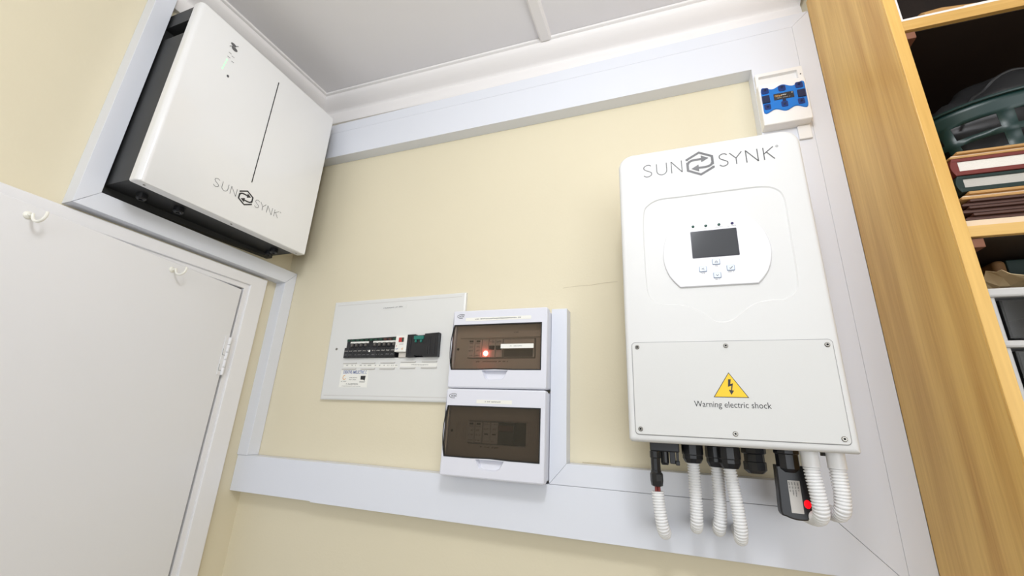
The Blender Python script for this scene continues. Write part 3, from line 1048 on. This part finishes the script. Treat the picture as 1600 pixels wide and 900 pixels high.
# contractor's sticker
stk = MB().prism([(-.9140, 1.7440), (-.8130, 1.7450), (-.8150, 1.7960), (-.9140, 1.7950)], .0001, .0004, FP).build('sticker', M_LABEL, fp)
text('CREATIVE AMELECTRIC C', -.9060, 1.7842, .0090, FP, .0007, M_INKBL, stk, width=.0850, bold=.01)
mb = MB()
mb.stroke([(-.8985 + .0050 * math.cos(a * PI / 8), 1.7728 + .0062 * math.sin(a * PI / 8)) for a in range(3, 16)], .0020, FP, .0006)
mb.build('bulb_mark', M_ORANGE, stk)
MB().prism([(-.8398, 1.7778), (-.8222, 1.7782), (-.8236, 1.7640), (-.8290, 1.7668), (-.8390, 1.7670)], .0004, .0006, FP).build('dark_mark', M_INK, stk)
marks(-.9080, -.8870, 1.7596, .0030, FP, .0006, M_INKG, stk, pitch=.0028)
marks(-.8820, -.8480, 1.7712, .0024, FP, .0006, M_INKG, stk, pitch=.0026)
marks(-.8800, -.8540, 1.7652, .0026, FP, .0006, M_INKG, stk, pitch=.0026)
marks(-.8410, -.8220, 1.7588, .0030, FP, .0006, M_INK, stk, pitch=.0028)
marks(-.8880, -.8450, 1.7520, .0034, FP, .0006, M_INK, stk, pitch=.0036)
marks(-.9030, -.8350, 1.7470, .0018, FP, .0006, M_INKL, stk, pitch=.0022)

# ------------------------------------------------------------------ two surface breaker boxes


def breaker_box(label, x0, x1, z0, z1, win, hold, smoke, lower):
    t = thing('breaker_box', label, 'breaker box', ((x0 + x1) / 2, 0.0, z0), 'surface breaker boxes')
    YD = -.0875
    DP_ = wallp(YD)
    # back box: four walls and a back
    mb = MB()
    o_ = rrect(x0 + .003, x1 - .003, z0 + .003, z1 - .003, .004, 3)
    i_ = rrect(x0 + .006, x1 - .006, z0 + .006, z1 - .006, .002, 3)
    mb.loft([[DP_(u, v, -.0870) for u, v in i_], [DP_(u, v, -.018) for u, v in i_], [DP_(u, v, -.018) for u, v in o_], [DP_(u, v, -.0872) for u, v in o_]])
    mb.poly(o_, DP_, -.0872)
    mb.build('back_box', M_DB, t)
    # lid with window opening and scooped finger pull
    wl_, wr_, wb_, wt_ = win
    wo = [(wl_ + .0015, wb_)] + [(hold[0] - .012, wb_), ((hold[0] + hold[1]) / 2, wb_ + .0016), (hold[1] + .012, wb_)] + [(wr_, wb_), (wr_, wt_), (wl_ + .001, wt_)] + \
        [(wl_ + .001 - .0072 * math.sin(PI * k / 8) - .0005, wt_ - (wt_ - wb_) * k / 8) for k in range(1, 8)]
    hb = hold[2]
    sc0 = [(hold[0], wb_ - .0010), (hold[1], wb_ - .0010), (hold[1] - .003, wb_ - .006), (hold[1] - .010, hb + .004), (hold[1] - .018, hb), (hold[0] + .018, hb), (hold[0] + .010, hb + .004), (hold[0] + .003, wb_ - .006)]
    mb = MB()
    rr = [rrect(x0 + i, x1 - i, z0 + i, z1 - i, max(.006 - i, .002), 4) for i in (0, 0, .0012, .004)]
    mb.loft([[DP_(u, v, d) for u, v in q] for q, d in zip(rr, (-.020, -.0045, -.0015, 0.0))])
    mb.holed(rr[3], [wo, sc0], DP_, 0.0)
    mb.loft([[DP_(u, v, 0.0) for u, v in wo], [DP_(u, v, -.010) for u, v in wo]])
    cz = (wb_ + hb) / 2
    sc1 = [(u + ((hold[0] + hold[1]) / 2 - u) * .12, v + (wb_ - v) * .10) for u, v in sc0]
    dep = [-.012, -.012, -.012, -.008, -.004, -.004, -.008, -.012]
    L0 = [DP_(u, v, 0.0) for u, v in sc0]
    L1 = [DP_(u, v, d) for (u, v), d in zip(sc1, dep)]
    mb.loft([L0, L1], False, True)
    bmesh.ops.remove_doubles(mb.bm, verts=mb.bm.verts, dist=.00003)
    mb.build('lid', M_DB, t, smooth=True, angle=25)
    # smoked hinged window: dark rim and pane
    mb = MB()
    mb.holed_plate(inset(wo, .0004), [inset(wo, .0026)], DP_, -.006, .0006)
    w_ = mb.build('window_door', M_BLKPL, t, label='smoked hinged window')
    MB().prism(inset(wo, .0026), -.0035, -.0008, DP_).build('smoked_pane', smoke, w_)
    return t, DP_, YD


# upper
tb, DPu, YD = breaker_box('upper white breaker box with a lit red lamp behind its smoked window', -.5118, -.2553, 1.7430, 1.9398, (-.5062, -.2690, 1.7868, 1.9022), (-.4200, -.3515, 1.7628), M_SMOKE, False)
fpz = -.020
mb = MB()
mb.holed_plate(rrect(-.5050, -.2620, 1.7500, 1.9330, .002, 2), [[(-.4705, 1.8178), (-.2890, 1.8178), (-.2890, 1.8668), (-.4705, 1.8668)]], DPu, fpz - .004, fpz)
mb.build('faceplate', M_DBIN, tb)
mb = MB()
mb.prism([(-.4930, 1.8700), (-.2770, 1.8700), (-.2770, 1.8735), (-.4930, 1.8735)], fpz, fpz + .004, DPu)
mb.build('faceplate_ridge', M_DBIN, tb)


def module(u0, u1, z0, z1, m, parent, DPq, d=.006, n=1, name='breaker'):
    out = []
    for k in range(n):
        a = u0 + (u1 - u0) * k / n + .0006
        b = u0 + (u1 - u0) * (k + 1) / n - .0006
        o = MB().prism([(a, z0), (b, z0), (b, z1), (a, z1)], fpz - .030, fpz + d, DPq, bev=.0008).build(name, m, parent)
        out.append((o, a, b))
    return out


for (o, a, b) in module(-.4690, -.4300, 1.8195, 1.8650, M_BRK, tb, DPu, n=2, name='surge_arrester'):
    MB().prism([(a + .004, 1.8588), (b - .004, 1.8588), (b - .004, 1.8625), (a + .004, 1.8625)], fpz + .0055, fpz + .007, DPu).build('arrester_flag', M_INK, o)
    marks(a + .003, b - .003, 1.8545, .0020, DPu, fpz + .0065, M_INK, o, pitch=.0020)
    marks(a + .003, b - .003, 1.8440, .0040, DPu, fpz + .0065, M_INKG, o, pitch=.0030)
    marks(a + .003, b - .003, 1.8345, .0040, DPu, fpz + .0065, M_INKG, o, pitch=.0030)
    marks(a + .003, b - .003, 1.8230, .0020, DPu, fpz + .0065, M_INK, o, pitch=.0024)
o, a, b = module(-.4298, -.4110, 1.8195, 1.8650, M_BRK, tb, DPu, name='indicator_module')[0]
MB().lathe([(.0062, 0), (.0062, -.002), (.0050, -.0042), (.0025, -.0055)], (-.4175, YD - (fpz + .006), 1.8297), 'y', 16).build('red_lamp', M_REDHOT, o, smooth=True, label='glowing red lamp')
for (o, a, b) in module(-.4108, -.3735, 1.8195, 1.8650, M_BRK, tb, DPu, n=2):
    MB().prism([(a + .003, 1.8380), (b - .003, 1.8380), (b - .002, 1.8480), (a + .002, 1.8480)], fpz + .0055, fpz + .012, DPu, bev=.001).build('toggle', M_INK, o)
    marks(a + .003, b - .003, 1.8560, .0050, DPu, fpz + .0065, M_INKG, o, pitch=.0030)
o, a, b = module(-.3730, -.2910, 1.8195, 1.8650, M_BRK, tb, DPu, name='changeover_switch', d=.004)[0]
MB().prism([(-.3700, 1.8210), (-.2950, 1.8210), (-.2950, 1.8400), (-.3700, 1.8400)], fpz + .0035, fpz + .006, DPu, bev=.0006).build('switch_flap', M_BRKD, o, label='dark switch flap')
MB().prism([(-.3700, 1.8500), (-.2950, 1.8500), (-.2950, 1.8625), (-.3700, 1.8625)], fpz + .0035, fpz + .0050, DPu, bev=.0006).build('switch_cover', M_DBIN, o)
marks(-.4450, -.3540, 1.8085, .0030, DPu, fpz + .0004, M_INK, tb, pitch=.0036)
marks(-.3460, -.3330, 1.8810, .0030, DPu, fpz + .0004, M_INK, tb, pitch=.0030)
lb = MB().prism(rrect(-.3725, -.2885, 1.8392, 1.8500, .0003, 2), .0001, .0010, DPu).build('label_strip', M_LABEL, tb)
marks(-.3480, -.3150, 1.8432, .0024, DPu, .0012, M_INKL, lb, pitch=.0024)
lb = MB().prism(rrect(-.4735, -.2970, 1.9110, 1.9195, .0003, 2), .0001, .0005, DPu).build('label_strip', M_LABEL, tb)
marks(-.4465, -.3214, 1.9138, .0030, DPu, .0007, M_INKG, lb, pitch=.0029)


def oval_badge(cx, cz, DPq, parent):
    mb = MB()
    mb.stroke([(cx + .0120 * math.cos(PI * (.25 + 1.35 * k / 16)), cz + .0052 * math.sin(PI * (.25 + 1.35 * k / 16))) for k in range(17)], .0011, DPq, .0004)
    bo_ = mb.build('oval_badge', M_INK, parent)
    text('ACDC', cx - .0068, cz - .0022, .0044, DPq, .0004, M_INK, bo_, width=.0150, bold=.02)


oval_badge(-.4862, 1.9245, DPu, tb)
MB().lathe([(.0030, 0), (.0030, -.002)], (-.4985, YD - fpz, 1.8420), 'y', 10).build('faceplate_screw', M_INK, tb)
# lower
tb2, DPl, YD = breaker_box('lower white breaker box standing on the bottom trunking, its lamp unlit', -.5118, -.2562, 1.5425, 1.7415, (-.5052, -.2672, 1.5846, 1.7018), (-.4215, -.3505, 1.5615), M_SMOKE2, True)
mb = MB()
mb.holed_plate(rrect(-.5050, -.2620, 1.5500, 1.7350, .002, 2), [[(-.4530, 1.6158), (-.3070, 1.6158), (-.3070, 1.6685), (-.4530, 1.6685)]], DPl, fpz - .004, fpz)
mb.prism([(-.4890, 1.6715), (-.2730, 1.6715), (-.2730, 1.6750), (-.4890, 1.6750)], fpz, fpz + .004, DPl)
mb.build('faceplate', M_DBIN, tb2)
for k in range(7):
    for s0 in (-.4880, -.3040):
        u = s0 + .0045 * k
        MB().prism([(u, 1.6220), (u + .0030, 1.6220), (u + .0030, 1.6650), (u, 1.6650)], fpz, fpz + .0012, DPl).build('blank_rib', M_DBIN, tb2)
for (o, a, b) in module(-.4515, -.4140, 1.6190, 1.6660, M_BRK, tb2, DPl, n=2, name='surge_arrester', d=.008):
    MB().prism([(a + .004, 1.6590), (b - .004, 1.6590), (b - .004, 1.6632), (a + .004, 1.6632)], fpz + .0075, fpz + .009, DPl).build('arrester_flag', M_INK, o)
    marks(a + .003, b - .003, 1.6545, .0020, DPl, fpz + .0085, M_INK, o, pitch=.0020)
    marks(a + .003, b - .003, 1.6440, .0040, DPl, fpz + .0085, M_INKG, o, pitch=.0030)
    marks(a + .003, b - .003, 1.6340, .0040, DPl, fpz + .0085, M_INKG, o, pitch=.0030)
    marks(a + .003, b - .003, 1.6230, .0020, DPl, fpz + .0085, M_INK, o, pitch=.0024)
for (o, a, b) in module(-.4138, -.3745, 1.6175, 1.6660, M_BRK, tb2, DPl, n=2, name='fuse_holder', d=.004):
    MB().prism([(a + .005, 1.6375), (b - .005, 1.6375), (b - .005, 1.6405), (a + .005, 1.6405)], fpz + .0035, fpz + .006, DPl).build('fuse_notch', M_INK, o)
    marks(a + .003, b - .003, 1.6600, .0022, DPl, fpz + .0045, M_INK, o, pitch=.0022)
    marks(a + .003, b - .003, 1.6480, .0040, DPl, fpz + .0045, M_INKG, o, pitch=.0040)
    marks(a + .003, b - .003, 1.6215, .0022, DPl, fpz + .0045, M_INKG, o, pitch=.0030)
M_REDDK = mat('dark_red_switch', (96, 42, 36), 0.5)
o, a, b = module(-.3742, -.3350, 1.6170, 1.6660, M_BLKPL2, tb2, DPl, name='isolator_switch', d=.003)[0]
MB().prism(rrect(-.3720, -.3380, 1.6470, 1.6600, .002, 3), fpz + .0025, fpz + .008, DPl, bev=.001).build('rotary_grip', M_REDDK, o, label='dull red grip')
MB().box(-.3345, -.3075, -.0655, -.0600, 1.6175, 1.6675).build('open_bay', M_BLKPL, tb2)
marks(-.4190, -.3700, 1.6080, .0030, DPl, fpz + .0004, M_INK, tb2, pitch=.0060)
lb = MB().prism(rrect(-.4277, -.3373, 1.7078, 1.7163, .0003, 2), .0001, .0005, DPl).build('label_strip', M_LABEL, tb2)
marks(-.4050, -.3640, 1.7105, .0028, DPl, .0007, M_INKG, lb, pitch=.0027)
oval_badge(-.4898, 1.7240, DPl, tb2)
MB().lathe([(.0030, 0), (.0030, -.002)], (-.4968, YD - fpz, 1.6430), 'y', 10).build('faceplate_screw', M_INK, tb2)

# ------------------------------------------------------------------ isolator box with blue cover
iso = thing('isolator_box', 'small white isolator box with a wavy blue cover, at the top right', 'isolator', (.310, -TD, 2.36))
YS = -.070
SP = wallp(YS)
mb = MB()
mb.loft([[SP(u, v, d) for u, v in rrect(.2615 + i, .3597 - i, 2.3640 + i, 2.4828 - i, .003, 3)] for i, d in ((0, -.0285), (0, -.002), (.0012, -.0004), (.003, 0.0))], True, True)
mb.build('housing', M_ISO, iso, smooth=True, angle=30)
UP = wallp(-.0525)
mb = MB()
ow = rrect(.2630, .3640, 2.4830, 2.5300, .003, 3)
iw = rrect(.2700, .3530, 2.4880, 2.5210, .002, 3)
mb.holed_plate(ow, [iw], UP, -.0110, 0.0)
mb.build('upper_frame', M_ISO, iso)
MB().prism(iw, -.0108, -.0090, UP).build('upper_blank', M_ISO, iso)
MB().lathe([(.0016, 0), (.0016, -.0006)], (.3585, -.0525, 2.5060), 'y', 10).build('frame_screw', M_INKG, iso)
MB().box(.3330, .3590, -.0470, -.0415, 2.3270, 2.3638, .001).build('lower_tab', M_ISO, iso)
# blue scalloped cover
bu = [(.2654, 2.4010)]
pts = []
xa, xb = .2645, .3555
for k in range(33):
    f = k / 32
    pts.append((xa + .004 + (xb - xa - .008) * f, 2.4650 + .0042 * math.cos(4 * PI * f)))
top_ = pts
bot_ = [(u, 2.3985 - .0042 * math.cos(4 * PI * ((u - xa - .004) / (xb - xa - .008)))) for u, v in reversed(pts)]
cover = top_ + [(xb - .0005, 2.4660), (xb, 2.4600), (xb - .0008, 2.4035), (xb - .002, 2.3970)] + bot_ + [(xa + .0005, 2.3970), (xa, 2.4030), (xa + .0005, 2.4610), (xa + .0015, 2.4665)]
blue = MB().prism(cover, -.001, .0030, SP, bev=.0010).build('blue_cover', M_BLUE, iso)
for i, (cx, cz) in enumerate(((.2732, 2.4590), (.3085, 2.4590), (.3435, 2.4590))):
    MB().prism(rrect(cx - .0078, cx + .0078, cz - .0098, cz + .0076, .004, 3), .0028, .0042, SP, bev=.0008).build('terminal_cap', M_BLUED, blue)
    MB().lathe([(.0034, 0), (.0034, -.0008), (.0024, -.0008), (.0022, -.0001)], (cx, YS - .0042, cz + .0008), 'y', 14).build('terminal_screw', M_BLUEDD, blue)
for i, (cx, cz) in enumerate(((.2732, 2.4118), (.3085, 2.4120), (.3422, 2.4118))):
    MB().prism(rrect(cx - .0068, cx + .0068, cz - .0082, cz + .0082, .003, 3), .0028, .0040, SP, bev=.0008).build('terminal_cap', M_BLUED, blue)
    MB().lathe([(.0030, 0), (.0030, -.0008), (.0021, -.0008), (.002, -.0001)], (cx, YS - .0040, cz - .0005), 'y', 14).build('terminal_screw', M_BLUEDD, blue)
for cx in (.2722, .3452):
    MB().prism(rrect(cx - .0080, cx + .0080, 2.4225, 2.4440, .0015, 3), .0028, .0052, SP, bev=.001).build('terminal_block', M_BLUEDD, blue)
lb = MB().prism(rrect(.2888, .3300, 2.4262, 2.4440, .0008, 2), .0029, .0036, SP).build('label', M_BLKPL2, blue)
MB().prism(rrect(.3055, .3125, 2.4190, 2.4262, .0006, 2), .0029, .0036, SP).build('label_tail', M_BLUEDD, blue)
marks(.2915, .3080, 2.4345, .0046, SP, .0038, M_ORANGE, lb, pitch=.0030)
marks(.3050, .3150, 2.4365, .0030, SP, .0038, M_LABEL, lb, pitch=.0026)
marks(.2915, .3270, 2.4300, .0018, SP, .0038, M_LABELS, lb, pitch=.0022)
MB().lathe([(.0011, 0), (.0011, -.0004)], (.3268, YS - .0036, 2.4405), 'y', 8).build('label_rivet', M_LABEL, lb)

# ------------------------------------------------------------------ bookcase
bc = thing('bookcase', 'tall open oak bookcase standing against the back wall on the right', 'bookcase', (.86, -.175, 0.0))
BX0, BX1, BY0, BY1 = .4066, 1.310, -.3070, -.0415
BZ = 2.735
mb = MB()
mb.box(BX0, .4232, BY0 + .004, BY1, 0.0, BZ)
sp_ = mb.build('side_panel', M_OAK, bc)
MB().box(BX0 + .0002, .4236, BY0, BY0 + .0042, 0.0, BZ, .0008).build('front_lipping', M_OAKEDGE, sp_)
MB().box(1.2936, BX1, BY0, BY1, 0.0, BZ).build('side_panel', M_OAK, bc)
MB().box(.4236, 1.2936, -.0520, BY1, 0.04, BZ).build('back_panel', M_BKBACK, bc)
for (za, zb) in ((BZ - .018, BZ - .0002), (2.3360, 2.3568), (1.9497, 1.9665), (1.470, 1.487), (1.02, 1.037), (.56, .577), (.08, .097)):
    sh = MB().box(.4236, 1.2936, BY0 + .0015, -.0520, za, zb, .0006).build('shelf', M_OAKX, bc)
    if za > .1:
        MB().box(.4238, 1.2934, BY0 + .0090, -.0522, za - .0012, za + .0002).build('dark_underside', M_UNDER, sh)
        MB().box(.4237, .4400, BY0 + .0060, -.0522, za - .0150, za - .0013, .001).build('shelf_cleat', M_CLEAT, sh)
MB().box(.4236, 1.2936, -.280, -.262, 0.0, .08).build('plinth', M_OAKX, bc)

# top shelf: white tray box with bits and pieces
zs = 2.3571
wb = thing('white_box', 'open white storage box on the highest visible shelf', 'box', (.60, -.2, zs))
mb = MB()
mb.box(.4255, .4300, -.300, -.060, zs, zs + .16)
mb.box(.4300, .7755, -.300, -.060, zs, zs + .0045)
mb.box(.7755, .7800, -.300, -.060, zs, zs + .16)
mb.box(.4300, .7755, -.300, -.2965, zs + .0045, zs + .0085)
mb.box(.4300, .7755, -.0645, -.060, zs + .0045, zs + .16)
mb.build('box_shell', M_WHITEBOX, wb)
zz = zs + .0048
o = MB().box(.452, .478, -.288, -.20, zz, zz + .012, .001).build('grey_card_pack', M_GREYCARD)
tag(o, 'small grey card pack inside the white box', 'card')
ro = MB()
ro.tube([(.470, -.270, zz + .021), (.500, -.264, zz + .024), (.560, -.255, zz + .022), (.60, -.25, zz + .021)], [.012, .016, .018, .016], 10)
o = ro.build('tan_cloth', M_MANILA, smooth=True)
tag(o, 'crumpled tan cloth roll inside the white box', 'cloth')
o = MB().box(.515, .60, -.2950, -.2745, zz, zz + .010, .001).build('paper_pack', M_PAGES)
tag(o, 'flat pale paper pack at the front of the white box', 'paper')
o = MB().box(.555, .66, -.245, -.12, zz + .040, zz + .085, .012, 3).build('blue_cloth', M_BLUETHING, smooth=True)
o.location.z = -.040
tag(o, 'folded dark blue cloth behind the tan roll in the white box', 'cloth')

# middle shelf: pile of folders and books, with a basket and a bag on top
zs = 1.9667
PX0, PX1, PY0, PY1 = .4390, .74, -.2880, -.075


def slab(name, label, cat, za, zb, m, x0=PX0, y0=PY0, tilt=0.0, group='papers and books in the pile'):
    L = []
    for x, dz in ((x0, 0.0), (x0 + .02, .0), (PX1, tilt)):
        L.append([(x, y0, za + dz), (x, PY1, za + dz), (x, PY1, zb + dz), (x, y0, zb + dz)])
    o = MB().loft(L, True, True) and None
    mb = MB()
    mb.loft(L, True, True)
    o = mb.build(name, m)
    tag(o, label, cat, group)
    return o


def folder(label, za, zb, m, x0=PX0, y0=PY0):
    """soft wallet: folded flaps with a rounded front-left fold"""
    t = thing('document_folder', label, 'folder', (.58, -.18, za), 'papers and books in the pile')
    h = zb - za
    MB().box(x0, PX1, y0, PY1, za + .0002, za + h * .36, h * .14, 2).build('lower_flap', m, t, smooth=True)
    MB().box(x0 + .004, PX1, y0 + .003, PY1, za + h * .36, za + h * .60, h * .08, 1).build('papers', M_CREAM if m is M_MANILA else M_BROWN, t)
    mb = MB()
    mb.box(x0 + .010, PX1, y0 - .001, PY1, za + h * .60, zb - .0002, h * .14, 2)
    mb.build('upper_flap', m, t, smooth=True)
    return t


def book(label, za, zb, mc_, mp_, x0, y0):
    t = thing('book', label, 'book', (.58, -.18, za), 'papers and books in the pile')
    h = zb - za
    c = .0045
    MB().box(x0, PX1, y0, PY1, za + .0001, za + c + .003, .0012).build('cover_board', mc_, t)
    MB().box(x0, PX1, y0, PY1, zb - c - .001, zb - .0001, .0012).build('cover_board', mc_, t)
    mb = MB()
    mb.loft([[(x0 + .0005 - .004 * math.sin(PI * k / 6), y, za + h * k / 6) for k in range(7)] + [(x0 + .006, y, zb - h * k / 6) for k in range(7)] for y in (y0 + .0005, PY1)], True, True)
    mb.build('spine', mc_, t)
    MB().box(x0 + .007, PX1 - .002, y0 + .002, PY1 - .003, za + c + .003, zb - c - .001).build('page_block', mp_, t)
    return t


o = slab('paper_stack', 'cream papers at the very bottom of the pile on the shelf', 'paper', zs, 1.9820, M_CREAM, x0=.4335)
folder('lowest dark brown folder, just above the cream papers', 1.9822, 1.9940, M_BROWN, x0=.4350)
folder('middle dark brown folder in the pile, under a third one', 1.9942, 2.0055, M_BROWN, x0=.4330)
folder('topmost dark brown folder, just beneath the folded tan wallet', 2.0057, 2.0165, M_BROWN, x0=.4360)
folder('folded tan wallet between the green book and the brown folders', 2.0167, 2.0300, M_MANILA, x0=.4375)
book('dark green hardback book under the maroon one', 2.0303, 2.0575, M_GBOOK, M_PAGES2, .4410, -.2870)
book('maroon hardback book with white pages under the top wallet', 2.0578, 2.0870, M_RBOOK, M_PAGES, .4400, -.2885)
folder('folded tan wallet on top of the pile, under the basket', 2.0873, 2.0994, M_MANILA, x0=.4385)

# basket: round, dark green, with rows of openings
bk = thing('laundry_basket', 'dark green plastic basket with rectangular openings on the book pile', 'basket', (.590, -.170, 2.0996))
bcx, bcy = .600, -.172
NA = 48
rows_z = [2.1000, 2.1035, 2.1120, 2.1200, 2.1400, 2.1500, 2.1720, 2.1780, 2.1900, 2.1985]


def brad(z):
    return .108 + .030 * (z - 2.1000) / .0985


def bpt(i, z, r0=0.0):
    a = 2 * PI * i / NA
    r = brad(z) + r0
    return (bcx + r * 1.16 * math.cos(a), bcy + r * .84 * math.sin(a), z)


mb = MB()
ring = [[mb.bm.verts.new(bpt(i, z)) for i in range(NA)] for z in rows_z]
for k in range(len(rows_z) - 1):
    for i in range(NA):
        if k in (1, 3, 5) and (i % 4) in (1, 2, 3):
            continue
        j = (i + 1) % NA
        mb.bm.faces.new((ring[k][i], ring[k][j], ring[k + 1][j], ring[k + 1][i]))
mb.bm.faces.new(ring[0][::-1])
bo = mb.build('basket_wall', M_BASKET, bk, smooth=True)
sm = bo.modifiers.new('thickness', 'SOLIDIFY')
sm.thickness = .0022
sm.offset = -1
mb = MB()
pr = [bpt(i, 2.1995, .001) for i in range(NA)]
rl = []
for i in range(NA):
    a = 2 * PI * i / NA
    e = Vector((math.cos(a), math.sin(a), 0))
    rl.append([Vector(pr[i]) + e * (.0028 * math.cos(q * PI / 4)) + Vector((0, 0, .0028 * math.sin(q * PI / 4))) for q in range(8)])
rl.append(rl[0])
mb.loft(rl)
mb.build('rim', M_BASKET, bk, smooth=True)

# black bag slumped in the basket
bag = thing('black_bag', 'slumped black bag bulging out of the green basket', 'bag', (.600, -.165, 2.107))
mb = MB()
bmesh.ops.create_icosphere(mb.bm, subdivisions=4, radius=1.0)
for v in mb.bm.verts:
    q = v.co.copy()
    if q.z < 0.15:
        q.x *= .86
        q.y *= .80
    wob = 1 + .05 * math.sin(5 * q.x + 3 * q.z) + .04 * math.sin(7 * q.y - 4 * q.x) + .03 * math.sin(11 * q.z + 6 * q.x)
    v.co = Vector((bcx + .004 + q.x * .122 * wob, bcy + .004 + q.y * .084 * wob, 2.192 + q.z * (.100 if q.z > 0 else .080) * wob))
    if v.co.z < 2.104:
        v.co.z = 2.104
mb.build('bag_body', M_BAG, bag, smooth=True, angle=80)
mb = MB()
pts = []
for a in (-.80, -.62, -.45, -.28, -.10, .08, .26):
    q = Vector((a, -.62, math.sqrt(max(0, 1 - a * a - .62 * .62)) if a * a + .3844 < 1 else 0.0)).normalized()
    wob = 1 + .05 * math.sin(5 * q.x + 3 * q.z) + .04 * math.sin(7 * q.y - 4 * q.x) + .03 * math.sin(11 * q.z + 6 * q.x)
    pts.append((bcx + .004 + q.x * .122 * wob, bcy + .004 + q.y * .084 * wob, 2.192 + q.z * .100 * wob))
mb.tube(smoothpoly(pts, 5, False), .0028, 8)
mb.build('bag_seam', M_BAG, bag, smooth=True)

# lower shelf: drawer tower with papers on top, old books behind
dw = thing('drawer_tower', 'clear grey plastic drawer tower on the lower shelf', 'drawers', (.60, -.19, 1.4872))
mb = MB()
for (za, zb) in ((1.4872, 1.500), (1.5900, 1.6020), (1.6930, 1.7050), (1.7930, 1.8030), (1.8630, 1.8760)):
    mb.box(.4270, .760, -.294, -.070, za, zb, .003)
for x in (.4280, .7500):
    for y in (-.290, -.084):
        mb.box(x, x + .010, y, y + .010, 1.4872, 1.870, .002)
mb.build('frame', M_DRFRAME, dw)
for (za, zb) in ((1.8035, 1.8625), (1.7055, 1.7925), (1.6025, 1.6925), (1.5005, 1.5895)):
    d_ = MB()
    d_.box(.4400, .4430, -.291, -.075, za + .002, zb - .004)
    d_.box(.7440, .7470, -.291, -.075, za + .002, zb - .004)
    d_.box(.4430, .7440, -.291, -.288, za + .002, zb - .004)
    d_.box(.4430, .7440, -.078, -.075, za + .002, zb - .004)
    d_.box(.4430, .7440, -.288, -.078, za + .002, za + .005)
    dd = d_.build('drawer', M_DRAWER, dw)
    MB().box(.470, .730, -.270, -.085, za + .006, za + .035, .004).build('drawer_contents', M_BLKPL2, dd, label='dark things in the drawer')
ob = thing('old_book', 'worn thick brown book standing at the back of the lower shelf', 'book', (.56, -.18, 1.8762))
MB().box(.496, .5120, -.210, -.0560, 1.8765, 1.9440, .006, 3).build('spine', mat('worn_brown_spine', (128, 92, 54), 0.7, vary=0.4, vscale=40), ob, smooth=True)
MB().box(.5120, .640, -.209, -.0560, 1.8765, 1.9440, .002).build('cover_board', M_GBOOK, ob)
pp = thing('crumpled_paper', 'crumpled tan and cream paper lying on the drawer tower', 'paper', (.50, -.26, 1.8762))
mb = MB()
N = 9
vs = []
rnd = random.Random(3)
for i in range(N):
    for j in range(6):
        u, v = i / (N - 1), j / 5
        vs.append((.462 + .11 * u + .006 * rnd.random(), -.287 + .065 * v, 1.8795 + (.006 + .026 * math.sin(PI * (.10 + .8 * v)) * (.55 + .45 * math.sin(2.2 + 9 * u))) + .009 * rnd.random()))
fs = [(i * 6 + j, (i + 1) * 6 + j, (i + 1) * 6 + j + 1, i * 6 + j + 1) for i in range(N - 1) for j in range(5)]
mb.faces(vs, fs)
po = mb.build('paper_sheet', M_TANPAPER, pp)
md = po.modifiers.new('thickness', 'SOLIDIFY')
md.thickness = .0006
